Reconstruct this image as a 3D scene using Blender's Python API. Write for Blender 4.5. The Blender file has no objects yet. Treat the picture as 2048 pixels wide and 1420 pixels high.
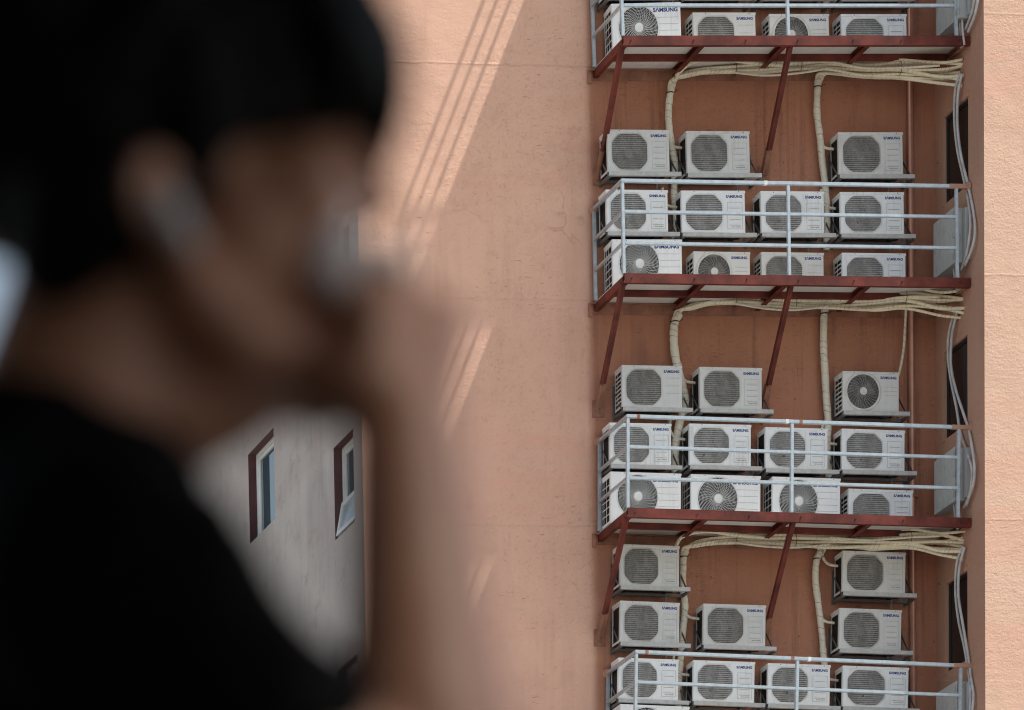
import bpy, bmesh, math, random
from mathutils import Vector, Matrix
random.seed(7)
rnd = random.uniform
scene = bpy.context.scene
COL = scene.collection

# ------------------------------------------------------------------ camera geometry
F, PX, PY = 10364.8, -462.25, 5507.2          # focal length and principal point in photo pixels (2048 wide)
rx, ry, rz = [math.radians(a) for a in (-8.4749, 2.1505, -10.209)]
CM = Matrix.Rotation(rz, 3, 'Z') @ Matrix.Rotation(rx, 3, 'X') @ Matrix.Rotation(ry, 3, 'Y')
R_, F_, U_ = CM.col[0].copy(), CM.col[1].copy(), CM.col[2].copy()
CAM = Vector((0, 0, 0.70))
YW = 64.6                                     # plane of the front wall

def ray(px, py): return R_ * ((px - PX) / F) + F_ - U_ * ((py - PY) / F)
def at(px, py, Y):                            # point of the plane Y = const
    d = ray(px, py); return CAM + d * ((Y - CAM.y) / d.y)
def atx(px, py, X):                           # point of the plane X = const
    d = ray(px, py); return CAM + d * ((X - CAM.x) / d.x)
def wl(px, py, d=0.0): return at(px, py, YW - d)   # d metres in front of the wall
def proj(p):
    d = Vector(p) - CAM; y = d.dot(F_)
    return PX + F * d.dot(R_) / y, PY - F * d.dot(U_) / y

# ------------------------------------------------------------------ helpers
def obj(name, bm, mat, parent=None, smooth=False, label=None):
    me = bpy.data.meshes.new(name)
    bmesh.ops.recalc_face_normals(bm, faces=bm.faces)
    bm.to_mesh(me); bm.free()
    mats = mat if isinstance(mat, (list, tuple)) else [mat]
    for m in mats: me.materials.append(m)
    if smooth:
        for p in me.polygons: p.use_smooth = True
    o = bpy.data.objects.new(name, me); COL.objects.link(o)
    if parent: o.parent = parent
    if label: o['label'] = label
    return o
def tag(o, label, cat, group=None):
    o['label'] = label; o['category'] = cat
    if group: o['group'] = group
    return o
def thing(name, label, cat, loc=(0, 0, 0), group=None):
    o = bpy.data.objects.new(name, None); COL.objects.link(o); o.location = loc
    o.empty_display_size = .2
    return tag(o, label, cat, group)
def copy_tree(o, parent=None):
    c = o.copy(); COL.objects.link(c)
    if parent: c.parent = parent
    for ch in o.children: copy_tree(ch, c)
    return c
def box(bm, a, b, bev=0.0, mi=0):
    a, b = Vector(a), Vector(b)
    lo = Vector([min(a[i], b[i]) for i in range(3)]); hi = Vector([max(a[i], b[i]) for i in range(3)])
    vs = [bm.verts.new((x, y, z)) for x in (lo.x, hi.x) for y in (lo.y, hi.y) for z in (lo.z, hi.z)]
    fs = [bm.faces.new([vs[i] for i in q]) for q in ((0,1,3,2),(4,6,7,5),(0,4,5,1),(2,3,7,6),(0,2,6,4),(1,5,7,3))]
    for f in fs: f.material_index = mi
    if bev > 0:
        es = list({e for f in fs for e in f.edges})
        bmesh.ops.bevel(bm, geom=es, offset=bev, segments=2, affect='EDGES', profile=.6)
def bar(bm, p, q, w, h, up=(0, 0, 1), bev=0.0):
    p, q = Vector(p), Vector(q); d = (q - p).normalized()
    u = Vector(up)
    if abs(d.dot(u)) > .98: u = Vector((0, 1, 0))
    s = d.cross(u).normalized(); u = s.cross(d).normalized()
    vs = []
    for c in (p, q):
        for a, b in ((-1,-1),(1,-1),(1,1),(-1,1)): vs.append(bm.verts.new(c + s*(a*w/2) + u*(b*h/2)))
    fs = [bm.faces.new(vs[0:4]), bm.faces.new(vs[4:8])] + [bm.faces.new((vs[i], vs[(i+1)%4], vs[4+(i+1)%4], vs[4+i])) for i in range(4)]
    if bev > 0:
        bmesh.ops.bevel(bm, geom=list({e for f in fs for e in f.edges}), offset=bev, segments=2, affect='EDGES')
def spline(pts, n=8):
    P = [Vector(p) for p in pts]; out = []
    P = [P[0]*2 - P[1]] + P + [P[-1]*2 - P[-2]]
    for i in range(1, len(P) - 2):
        for k in range(n):
            t = k / n
            out.append(.5*((2*P[i]) + (P[i+1]-P[i-1])*t + (2*P[i-1]-5*P[i]+4*P[i+1]-P[i+2])*t*t + (3*P[i]-P[i-1]-3*P[i+1]+P[i+2])*t**3))
    out.append(P[-2]); return out
def tube(bm, pts, r, n=10, uv=True):
    pts = [Vector(p) for p in pts]; N = len(pts)
    rs = r if isinstance(r, (list, tuple)) else [r]*N
    lay = bm.loops.layers.uv.verify() if uv else None
    t = (pts[1]-pts[0]).normalized(); a = Vector((0,0,1)) if abs(t.z) < .9 else Vector((1,0,0))
    nrm = t.cross(a).normalized(); rings = []; L = 0; Ls = []
    for i, p in enumerate(pts):
        t2 = (pts[min(i+1, N-1)] - pts[max(i-1, 0)]).normalized()
        nrm = (nrm - t2*nrm.dot(t2)).normalized(); b = t2.cross(nrm)
        rings.append([bm.verts.new(p + (nrm*math.cos(2*math.pi*k/n) + b*math.sin(2*math.pi*k/n))*rs[i]) for k in range(n)])
        if i: L += (p - pts[i-1]).length
        Ls.append(L)
    for i in range(N-1):
        for k in range(n):
            f = bm.faces.new((rings[i][k], rings[i][(k+1)%n], rings[i+1][(k+1)%n], rings[i+1][k]))
            if uv:
                for l, (u, v) in zip(f.loops, ((k/n, Ls[i]), ((k+1)/n, Ls[i]), ((k+1)/n, Ls[i+1]), (k/n, Ls[i+1]))): l[lay].uv = (u, v)
    bm.faces.new(rings[0][::-1]); bm.faces.new(rings[-1])
def quad(bm, *ps, mi=0):
    f = bm.faces.new([bm.verts.new(p) for p in ps]); f.material_index = mi; return f
def fill_ring(bm, outer, inner, y, mi=0):
    """flat face in the plane y with a hole; outer / inner are lists of (x, z)"""
    es = []
    for loop in (outer, inner):
        vs = [bm.verts.new((x, y, z)) for x, z in loop]
        es += [bm.edges.new((vs[i], vs[(i+1) % len(vs)])) for i in range(len(vs))]
    g = bmesh.ops.triangle_fill(bm, edges=es, use_beauty=True)
    for f in g['geom']:
        if isinstance(f, bmesh.types.BMFace): f.material_index = mi

# ------------------------------------------------------------------ materials
def newmat(name):
    m = bpy.data.materials.new(name); m.use_nodes = True
    nt = m.node_tree; b = nt.nodes['Principled BSDF']
    return m, nt, b
def N(nt, t, **kw):
    n = nt.nodes.new(t)
    for k, v in kw.items():
        if k.startswith('i_'):
            key = k[2:]; key = int(key) if key.isdigit() else key.replace('_', ' ')
            n.inputs[key].default_value = v
        else: setattr(n, k, v)
    return n
def mixc(nt, fac, a, b, mode='MIX'):
    n = nt.nodes.new('ShaderNodeMix'); n.data_type = 'RGBA'; n.blend_type = mode
    for s, v in ((0, fac), (6, a), (7, b)):
        if hasattr(v, 'links') or isinstance(v, bpy.types.NodeSocket): nt.links.new(v, n.inputs[s])
        elif s == 0: n.inputs[0].default_value = v
        else: n.inputs[s].default_value = (*v, 1) if len(v) == 3 else v
    return n.outputs[2]
def ramp(nt, src, p0, p1, v0=0.0, v1=1.0):
    n = N(nt, 'ShaderNodeMapRange'); n.interpolation_type = 'SMOOTHSTEP'
    for i, v in enumerate((p0, p1, v0, v1)): n.inputs[i+1].default_value = v
    nt.links.new(src, n.inputs[0]); return n.outputs[0]
def noise(nt, vec, scale, detail=4, rough=.6, stretch=None, off=None):
    if stretch or off:
        mp = N(nt, 'ShaderNodeMapping'); nt.links.new(vec, mp.inputs[0])
        if stretch: mp.inputs[3].default_value = stretch
        if off: mp.inputs[1].default_value = off
        vec = mp.outputs[0]
    n = N(nt, 'ShaderNodeTexNoise'); n.inputs['Scale'].default_value = scale
    n.inputs['Detail'].default_value = detail; n.inputs['Roughness'].default_value = rough
    nt.links.new(vec, n.inputs['Vector']); return n.outputs['Fac']
def math_(nt, op, a, b=None):
    n = N(nt, 'ShaderNodeMath', operation=op)
    for i, v in enumerate((a, b)):
        if v is None: continue
        if isinstance(v, bpy.types.NodeSocket): nt.links.new(v, n.inputs[i])
        else: n.inputs[i].default_value = v
    return n.outputs[0]
def bump(nt, b, h, strength, dist):
    n = N(nt, 'ShaderNodeBump'); n.inputs['Strength'].default_value = strength; n.inputs['Distance'].default_value = dist
    nt.links.new(h, n.inputs['Height']); nt.links.new(n.outputs[0], b.inputs['Normal']); return n
def geo_pos(nt): return N(nt, 'ShaderNodeNewGeometry').outputs['Position']
def obj_co(nt): return N(nt, 'ShaderNodeTexCoord').outputs['Object']

def stucco(name, base, alt, dark, ac_zone=None, rough_bump=1.0, streaks=.34, seams=(), blotch=.12):
    m, nt, b = newmat(name); L = nt.links.new
    p = geo_pos(nt)
    big = noise(nt, p, .55, 5, .6)
    c = mixc(nt, ramp(nt, big, .38, .66), base, alt)
    band = noise(nt, p, .9, 3, .55, stretch=(.22, .22, 1.5), off=(3, 1, 7))     # bands left by repainting floor by floor
    c = mixc(nt, ramp(nt, band, .5, .62, 0, .55), c, tuple(x*y for x, y in zip(alt, (1.02, .93, .9))))
    vs = noise(nt, p, 1.7, 5, .65, stretch=(1.5, 1.5, .16))
    c = mixc(nt, ramp(nt, vs, .46, .86, 0, streaks), c, dark)
    # short horizontal scratches, clustered
    sc = noise(nt, p, 9, 4, .7, stretch=(.8, .8, 5.5))
    cl = noise(nt, p, 1.1, 2, .5, off=(9, 2, 4))
    s = math_(nt, 'MULTIPLY', ramp(nt, sc, .62, .7), ramp(nt, cl, .42, .62))
    c = mixc(nt, math_(nt, 'MULTIPLY', s, .55), c, dark)
    sp = N(nt, 'ShaderNodeSeparateXYZ'); L(p, sp.inputs[0])
    fine = noise(nt, p, 34, 6, .72); mid = noise(nt, p, 8, 5, .68, stretch=(.6, .6, 1.5))
    lump = ramp(nt, noise(nt, p, 24, 5, .78, off=(5, 5, 5)), .55, .72)
    h = math_(nt, 'ADD', math_(nt, 'MULTIPLY', fine, .5), math_(nt, 'ADD', math_(nt, 'MULTIPLY', mid, .5), math_(nt, 'MULTIPLY', lump, .35)))
    h = math_(nt, 'SUBTRACT', h, math_(nt, 'MULTIPLY', s, .5))
    for z0, amt in seams:
        wob = math_(nt, 'ADD', sp.outputs[2], math_(nt, 'MULTIPLY', mid, .05))
        d = math_(nt, 'ABSOLUTE', math_(nt, 'SUBTRACT', wob, z0 + .025))
        h = math_(nt, 'ADD', h, ramp(nt, d, .0, .022, amt*.45, 0))
        c = mixc(nt, ramp(nt, d, .0, .022, .35*amt, 0), c, dark)
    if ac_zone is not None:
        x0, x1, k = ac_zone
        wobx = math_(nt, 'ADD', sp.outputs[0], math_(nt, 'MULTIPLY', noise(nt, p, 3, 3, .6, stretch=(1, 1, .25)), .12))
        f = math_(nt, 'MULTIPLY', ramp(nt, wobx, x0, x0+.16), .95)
        c = mixc(nt, f, c, mixc(nt, 1.0, c, k, 'MULTIPLY'))  # shade from the platforms, with grime, multiplied into the recess wall colour
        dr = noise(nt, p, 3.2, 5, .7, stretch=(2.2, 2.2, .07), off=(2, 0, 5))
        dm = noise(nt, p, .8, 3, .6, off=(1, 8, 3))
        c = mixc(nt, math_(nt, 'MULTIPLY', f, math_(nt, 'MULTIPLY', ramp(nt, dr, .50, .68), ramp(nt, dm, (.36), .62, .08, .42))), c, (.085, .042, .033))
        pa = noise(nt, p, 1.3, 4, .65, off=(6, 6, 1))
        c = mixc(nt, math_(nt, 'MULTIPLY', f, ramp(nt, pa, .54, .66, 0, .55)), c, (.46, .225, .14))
    vo = N(nt, 'ShaderNodeTexVoronoi', feature='DISTANCE_TO_EDGE'); vo.inputs['Scale'].default_value = .55
    wp = N(nt, 'ShaderNodeVectorMath', operation='ADD'); L(p, wp.inputs[0])
    nn = N(nt, 'ShaderNodeTexNoise'); nn.inputs['Scale'].default_value = 1.6; nn.inputs['Detail'].default_value = 6; L(p, nn.inputs['Vector']); L(nn.outputs['Color'], wp.inputs[1]); L(wp.outputs[0], vo.inputs['Vector'])
    ck = math_(nt, 'MULTIPLY', ramp(nt, vo.outputs['Distance'], .002, .009, 1, 0), ramp(nt, noise(nt, p, .7, 3, .6, off=(7, 1, 2)), .52, .62))
    c = mixc(nt, math_(nt, 'MULTIPLY', ck, .28), c, dark)
    bl = noise(nt, p, 2.4, 7, .72, off=(3, 9, 9))
    c = mixc(nt, ramp(nt, bl, .5, .74, 0, blotch), c, dark)
    patchy = noise(nt, p, .75, 3, .6, off=(12, 3, 2))
    h = math_(nt, 'MULTIPLY', h, ramp(nt, patchy, .32, .66, .35, 1.5))
    L(c, b.inputs['Base Color']); b.inputs['Roughness'].default_value = .92
    b.inputs['Specular IOR Level'].default_value = .15
    bump(nt, b, h, .55*rough_bump, .035)
    return m

def plain(name, col, rough=.5, metal=0.0, var=.12, scale=8, grime=0.0, grimecol=(.1, .08, .06), spec=.4, bmp=0.0, rand=0.0):
    m, nt, b = newmat(name); L = nt.links.new
    co = obj_co(nt)
    n = noise(nt, co, scale, 5, .65)
    dk = tuple(x*(1-2*var) for x in col)
    c = mixc(nt, ramp(nt, n, .3, .7), dk, col)
    if grime > 0:
        g = noise(nt, co, scale*.6, 6, .7, off=(4, 2, 8))
        st = noise(nt, co, scale*2.5, 4, .6, stretch=(1.5, 1.5, .1))
        gg = math_(nt, 'MULTIPLY', ramp(nt, math_(nt, 'ADD', g, math_(nt, 'MULTIPLY', st, .5)), .7, 1.0), grime)
        if rand:
            oi = N(nt, 'ShaderNodeObjectInfo'); gg = math_(nt, 'MULTIPLY', gg, math_(nt, 'ADD', math_(nt, 'MULTIPLY', oi.outputs['Random'], rand), 1-rand*.5))
        c = mixc(nt, gg, c, grimecol)
    L(c, b.inputs['Base Color'])
    b.inputs['Roughness'].default_value = rough; b.inputs['Metallic'].default_value = metal
    b.inputs['Specular IOR Level'].default_value = spec
    if bmp: bump(nt, b, noise(nt, co, scale*3, 4, .6), bmp, .01)
    return m

def ac_paint(name, col):
    """powder-coated steel with dust, faint rain streaks and a little rust"""
    m, nt, b = newmat(name); L = nt.links.new
    co = obj_co(nt); oi = N(nt, 'ShaderNodeObjectInfo').outputs['Random']
    ofs = N(nt, 'ShaderNodeVectorMath', operation='ADD'); L(co, ofs.inputs[0])
    cmb = N(nt, 'ShaderNodeCombineXYZ'); L(math_(nt, 'MULTIPLY', oi, 37.0), cmb.inputs[0]); L(math_(nt, 'MULTIPLY', oi, 11.0), cmb.inputs[2])
    L(cmb.outputs[0], ofs.inputs[1]); co2 = ofs.outputs[0]
    g1 = ramp(nt, noise(nt, co2, 3.5, 5, .65), .35, .75)
    g2 = ramp(nt, noise(nt, co2, 16, 4, .6, stretch=(1.6, 1.6, .12)), .48, .75)
    dust = math_(nt, 'MULTIPLY', math_(nt, 'ADD', math_(nt, 'MULTIPLY', g1, .35), math_(nt, 'MULTIPLY', g2, .45)), math_(nt, 'ADD', math_(nt, 'MULTIPLY', oi, .9), .40))
    c = mixc(nt, dust, col, tuple(x*y for x, y in zip(col, (.66, .645, .61))))
    ru = ramp(nt, noise(nt, co2, 9, 6, .75, off=(2, 7, 3)), .66, .76)
    c = mixc(nt, math_(nt, 'MULTIPLY', ru, .4), c, (.22, .13, .07))
    L(c, b.inputs['Base Color']); b.inputs['Roughness'].default_value = .55; b.inputs['Specular IOR Level'].default_value = .3
    bump(nt, b, noise(nt, co2, 40, 3, .5), .06, .004)
    return m

def tape(name, col, dark, pitch=.055):
    """pipe insulation wound with tape: overlapping turns, dirt in the seams"""
    m, nt, b = newmat(name); L = nt.links.new
    uv = N(nt, 'ShaderNodeTexCoord').outputs['UV']; p = geo_pos(nt)
    sp = N(nt, 'ShaderNodeSeparateXYZ'); L(uv, sp.inputs[0])
    w = math_(nt, 'ADD', math_(nt, 'DIVIDE', sp.outputs[1], pitch), sp.outputs[0])
    w = math_(nt, 'ADD', w, math_(nt, 'MULTIPLY', noise(nt, p, 9, 3, .6), 1.1))
    fr = math_(nt, 'FRACT', w)
    seam = math_(nt, 'MULTIPLY', ramp(nt, fr, .0, .16, 1, 0), ramp(nt, noise(nt, p, 6, 3, .6), .4, .6))
    dirt = ramp(nt, noise(nt, p, 7, 5, .7, off=(3, 3, 3)), .42, .75)
    c = mixc(nt, math_(nt, 'MULTIPLY', dirt, .42), col, tuple(x*.55 for x in col))
    c = mixc(nt, math_(nt, 'MULTIPLY', seam, .75), c, dark)
    L(c, b.inputs['Base Color']); b.inputs['Roughness'].default_value = .75; b.inputs['Specular IOR Level'].default_value = .25
    bump(nt, b, math_(nt, 'ADD', math_(nt, 'MULTIPLY', fr, .6), math_(nt, 'MULTIPLY', noise(nt, p, 30, 4, .6), .6)), .5, .012)
    return m

def steel(name, col, rough=.42, metal=.85, rust=.12):
    m, nt, b = newmat(name); L = nt.links.new
    p = geo_pos(nt)
    sp = noise(nt, p, 14, 5, .7); c = mixc(nt, ramp(nt, sp, .3, .7), tuple(x*.78 for x in col), col)
    r = ramp(nt, noise(nt, p, 5, 5, .75, off=(8, 1, 1)), .66, .76)
    c = mixc(nt, math_(nt, 'MULTIPLY', r, rust), c, (.25, .12, .06))
    L(c, b.inputs['Base Color']); b.inputs['Metallic'].default_value = metal; b.inputs['Roughness'].default_value = rough
    return m

def red_iron():
    m, nt, b = newmat('red_oxide_paint'); L = nt.links.new
    p = geo_pos(nt)
    c = mixc(nt, ramp(nt, noise(nt, p, 3, 5, .65), .35, .7), (.095, .018, .012), (.21, .042, .027))
    k = ramp(nt, noise(nt, p, 4, 5, .7, off=(6, 3, 1)), .56, .74)
    c = mixc(nt, math_(nt, 'MULTIPLY', k, .75), c, (.045, .022, .018))
    L(c, b.inputs['Base Color']); b.inputs['Roughness'].default_value = .6; b.inputs['Specular IOR Level'].default_value = .3
    return m

def deck_sheet():
    m, nt, b = newmat('deck_sheet'); L = nt.links.new
    p = geo_pos(nt)
    v = N(nt, 'ShaderNodeTexVoronoi'); v.inputs['Scale'].default_value = 22; L(p, v.inputs['Vector'])
    v.inputs['Randomness'].default_value = .15
    dots = ramp(nt, v.outputs['Distance'], .25, .4)
    c = mixc(nt, ramp(nt, noise(nt, p, 2.5, 5, .6), .35, .7), (.74, .71, .64), (.84, .81, .74))
    c = mixc(nt, math_(nt, 'MULTIPLY', dots, .22), c, (.35, .32, .27))
    L(c, b.inputs['Base Color']); b.inputs['Roughness'].default_value = .7
    bump(nt, b, v.outputs['Distance'], .25, .01)
    return m

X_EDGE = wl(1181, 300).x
Z_L = {}
PEACH = (.89, .535, .38)
M = {}
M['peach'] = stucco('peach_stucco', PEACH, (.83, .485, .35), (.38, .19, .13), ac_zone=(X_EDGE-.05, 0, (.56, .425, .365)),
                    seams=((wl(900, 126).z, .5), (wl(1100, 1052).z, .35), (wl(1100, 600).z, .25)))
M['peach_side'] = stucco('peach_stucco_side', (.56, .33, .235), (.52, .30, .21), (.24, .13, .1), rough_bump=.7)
M['peach_block'] = stucco('peach_stucco_wing', (.86, .56, .405), (.84, .525, .38), (.42, .26, .19), rough_bump=.85, streaks=.12,
                    seams=((at(2000, 560, YW-1.3).z, .4), (at(2000, 1048, YW-1.3).z, .4), (at(2000, 40, YW-1.3).z, .3)))
M['grey'] = stucco('grey_stucco', (.62, .545, .485), (.54, .465, .42), (.22, .185, .165), rough_bump=.8, streaks=.3, blotch=.42)
M['reveal'] = plain('maroon_reveal', (.13, .052, .050), .8, var=.15, scale=3)
M['pvc'] = plain('white_window_frame', (.92, .91, .87), .4, var=.04, grime=.15, grimecol=(.35, .28, .18))
M['red'] = red_iron()
M['angle'] = plain('painted_over_iron', (.46, .215, .13), .75, var=.2, scale=4, grime=.6, grimecol=(.12, .045, .03))
M['deck'] = deck_sheet()
M['galv'] = steel('galvanised_steel', (.56, .62, .65), .42, .5, rust=.35)
M['bracket'] = steel('dirty_bracket_steel', (.22, .205, .19), .6, .5, rust=.45)
M['bracketfront'] = steel('dusty_bracket_bar', (.60, .59, .555), .6, .2, rust=.4)
M['ac'] = ac_paint('unit_casing_paint', (.91, .92, .895))
M['ac_white'] = ac_paint('unit_casing_white', (.93, .94, .93))
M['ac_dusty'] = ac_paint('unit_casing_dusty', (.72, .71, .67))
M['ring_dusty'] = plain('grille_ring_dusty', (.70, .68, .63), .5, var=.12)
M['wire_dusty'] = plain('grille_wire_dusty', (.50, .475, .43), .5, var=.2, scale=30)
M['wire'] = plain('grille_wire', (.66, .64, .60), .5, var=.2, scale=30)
M['ringw'] = plain('grille_ring', (.86, .86, .84), .45, var=.08)
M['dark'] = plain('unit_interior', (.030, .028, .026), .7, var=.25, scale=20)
M['coil'] = plain('coil_fins', (.035, .033, .032), .5, .3, var=.3, scale=25)
M['fan'] = plain('fan_blades', (.17, .165, .155), .5, var=.25, scale=10)
M['ink'] = plain('blue_lettering', (.010, .028, .20), .5, var=.0)
M['ink2'] = plain('dark_lettering', (.04, .04, .05), .5, var=.03)
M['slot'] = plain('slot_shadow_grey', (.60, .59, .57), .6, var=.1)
M['under'] = plain('unit_underside', (.10, .105, .10), .6, .3, var=.5, scale=9)
M['tape'] = tape('pipe_tape_cream', (.93, .83, .61), (.13, .09, .05))
M['tape2'] = tape('pipe_tape_grey', (.84, .77, .62), (.07, .06, .045), pitch=.075)
M['conduit'] = plain('white_conduit', (.66, .64, .62), .5, var=.1, grime=.5, grimecol=(.35, .22, .17))
M['hose'] = plain('grey_drain_hose', (.33, .33, .31), .6, var=.2)
M['drainpipe'] = plain('painted_drainpipe', (.47, .23, .16), .75, var=.12, scale=3)
M['ebox'] = plain('grey_box_paint', (.56, .565, .54), .5, var=.05, grime=.3)
M['ebox2'] = plain('grey_panel_paint', (.44, .45, .44), .5, var=.05)
M['tie'] = plain('black_tie', (.02, .018, .016), .6)
def glass(name, col, rough=.03):
    m, nt, b = newmat(name)
    b.inputs['Base Color'].default_value = (*col, 1); b.inputs['Roughness'].default_value = rough
    b.inputs['Specular IOR Level'].default_value = 1.0; b.inputs['IOR'].default_value = 1.9
    co = geo_pos(nt); bump(nt, b, noise(nt, co, 1.5, 2, .5), .02, .02)
    return m
M['glass'] = glass('window_glass', (.045, .10, .115))
M['darkglass'] = glass('dark_glass', (.016, .015, .014), .25)
M['darkglass'].node_tree.nodes['Principled BSDF'].inputs['IOR'].default_value = 1.3
M['ground'] = plain('pavement', (.26, .25, .24), .9, var=.15, scale=.8)

# ------------------------------------------------------------------ building
D_PLAT = 1.10
XL = wl(722, 760).x                                      # left corner of the front wall
XE = wl(1871, 700).x                                     # inner corner with the projecting wing
D_WING = 1.0
for k in range(400):
    D_WING = .8 + k*.005
    if proj((XE, YW-D_WING, wl(1900, 700, D_WING).z))[0] >= 1969: break
Z_TOP, DEPTH = 34.0, 11.5
bld = thing('apartment_building', 'tall peach stucco apartment block with a grey side wall', 'building', (0, 0, 0))

def wall_holes(bm, u0, u1, v0, v1, holes, place, rev, mi=0, mr=1):
    """rectangular wall with openings and their reveals; place(u, v, depth)"""
    us = sorted({u0, u1, *[h[0] for h in holes], *[h[1] for h in holes]})
    vs = sorted({v0, v1, *[h[2] for h in holes], *[h[3] for h in holes]})
    for a, b in zip(us, us[1:]):
        for c, d in zip(vs, vs[1:]):
            if any(h[0]-1e-6 <= a and b <= h[1]+1e-6 and h[2]-1e-6 <= c and d <= h[3]+1e-6 for h in holes): continue
            quad(bm, place(a, c, 0), place(b, c, 0), place(b, d, 0), place(a, d, 0), mi=mi)
    for h in holes:
        a, b, c, d = h
        for (p, q) in (((a, c), (b, c)), ((b, c), (b, d)), ((b, d), (a, d)), ((a, d), (a, c))):
            quad(bm, place(*p, 0), place(*q, 0), place(*q, rev), place(*p, rev), mi=mr)

# front wall (a plain plane with thickness behind it)
bm = bmesh.new()
nx = 1
quad(bm, (XL, YW, 0), (XE, YW, 0), (XE, YW, Z_TOP), (XL, YW, Z_TOP))
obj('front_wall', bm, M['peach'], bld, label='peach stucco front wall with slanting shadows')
# roof slab and rear
bm = bmesh.new()
box(bm, (XL+.02, YW+.02, Z_TOP-.3), (XE+9, YW+DEPTH-.02, Z_TOP+.003))
obj('roof', bm, M['grey'], bld)

# grey side wall with windows
def yz(px, py): p = atx(px, py, XL); return p.y, p.z
w1 = [yz(497, 907), yz(547, 857), yz(550, 1040), yz(500, 1085)]
w2 = [yz(667, 896), yz(706, 858), yz(709, 1045), yz(672, 1078)]
w3 = yz(682, 1335)
fl = w2[0][1] - w3[1]
def rect(w): return (min(w[1][0], w[2][0]), max(w[0][0], w[3][0]), (w[2][1]+w[3][1])/2, (w[0][1]+w[1][1])/2)
r1, r2 = rect(w1), rect(w2)
holes = []
for r in (r1, r2):
    for k in (-1, 0, 1): holes.append((r[0], r[1], r[2]-k*fl, r[3]-k*fl, k, r is r2))
REV = .105
bm = bmesh.new()
wall_holes(bm, YW+.001, YW+DEPTH, 0, Z_TOP, [h[:4] for h in holes], lambda u, v, d: (XL+d, u, v), REV+.2)
quad(bm, (XL, YW+DEPTH, 0), (XL+14, YW+DEPTH, 0), (XL+14, YW+DEPTH, Z_TOP), (XL, YW+DEPTH, Z_TOP))
obj('side_wall', bm, [M['grey'], M['reveal']], bld, label='grey stained stucco side wall with small windows')
def frame_yz(bm, x0, x1, y0, y1, z0, z1, t):
    box(bm, (x0, y0, z0), (x1, y0+t, z1), .006); box(bm, (x0, y1-t, z0), (x1, y1, z1), .006)
    box(bm, (x0, y0+t, z1-t), (x1, y1-t, z1), .006); box(bm, (x0, y0+t, z0), (x1, y1-t, z0+t), .006)
for (y0, y1, z0, z1, k, second) in holes:
    x = XL + REV
    bm = bmesh.new(); frame_yz(bm, x, x+.07, y0+.002, y1-.002, z0+.002, z1-.002, .048)
    wf = obj('window', bm, M['pvc'], bld)
    openw = second and k == 0
    za = z0 + .40*(z1-z0) if openw else z0 + .06
    bm = bmesh.new(); frame_yz(bm, x+.022, x+.06, y0+.051, y1-.051, za+.004, z1-.052, .046); obj('sash', bm, M['pvc'], wf)
    bm = bmesh.new(); box(bm, (x+.040, y0+.095, za+.046), (x+.046, y1-.095, z1-.096)); obj('pane', bm, M['glass'], wf)
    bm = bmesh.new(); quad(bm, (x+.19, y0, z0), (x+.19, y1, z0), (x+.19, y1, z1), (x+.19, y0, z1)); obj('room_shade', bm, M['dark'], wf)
    if openw:    # awning sash pushed outwards at the bottom
        H = za - z0 - .03; a = math.radians(11)
        sb = bmesh.new(); frame_yz(sb, -.02, .02, y0+.02, y1-.02, -H, 0, .055)
        gb = bmesh.new(); box(gb, (-.003, y0+.07, -H+.05), (.003, y1-.07, -.05))
        mt = Matrix.Translation((x-.005, 0, za)) @ Matrix.Rotation(a, 4, 'Y')
        sb.transform(mt); gb.transform(mt)
        obj('open_sash', sb, M['pvc'], wf, label='small lower sash pushed open'); obj('pane', gb, plain('pale_glass', (.50, .56, .56), .15, var=.02, spec=.8), wf)

# projecting wing on the right: side face with dark windows, sunlit front face
YF = YW - D_WING
def yzE(px, py): p = atx(px, py, XE); return p.y, p.z
rw = [[yzE(1890, 238), yzE(1937, 190), yzE(1936, 369), yzE(1889.5, 409)],
      [yzE(1890, 703), yzE(1935, 673.6), yzE(1935, 845), yzE(1890.7, 880)],
      [yzE(1892, 1168), yzE(1935, 1143), yzE(1935, 1322), yzE(1897, 1339)]]
wh = []
for w in rw:
    y1 = (w[0][0]+w[3][0])/2; y0 = (w[1][0]+w[2][0])/2
    wh.append((max(y0, YF+.12), y1, (w[2][1]+w[3][1])/2, (w[0][1]+w[1][1])/2))
bm = bmesh.new()
wall_holes(bm, YF, YW, 0, Z_TOP, wh, lambda u, v, d: (XE+d, u, v), .06, 0, 0)
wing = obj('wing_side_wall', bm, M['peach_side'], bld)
bm = bmesh.new()
quad(bm, (XE, YF, 0), (XE+9, YF, 0), (XE+9, YF, Z_TOP), (XE, YF, Z_TOP))
obj('wing_front_wall', bm, M['peach_block'], bld, label='rough sunlit peach front of the projecting wing')
bm = bmesh.new()
quad(bm, (XE+9, YF, 0), (XE+9, YW+DEPTH, 0), (XE+9, YW+DEPTH, Z_TOP), (XE+9, YF, Z_TOP))
quad(bm, (XE+.002, YF, Z_TOP+.004), (XE+9, YF, Z_TOP+.004), (XE+9, YW+.3, Z_TOP+.004), (XE+.002, YW+.3, Z_TOP+.004))
obj('wing_outer_wall', bm, M['peach_block'], bld)
for (y0, y1, z0, z1) in wh:
    bm = bmesh.new(); frame_yz(bm, XE+.018, XE+.056, y0+.002, y1-.002, z0+.002, z1-.002, .045)
    f = obj('window', bm, plain('black_frame', (.02, .018, .017), .5), bld)
    bm = bmesh.new(); box(bm, (XE+.034, y0+.047, z0+.047), (XE+.038, y1-.047, z1-.047)); obj('pane', bm, M['darkglass'], f)
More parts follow.
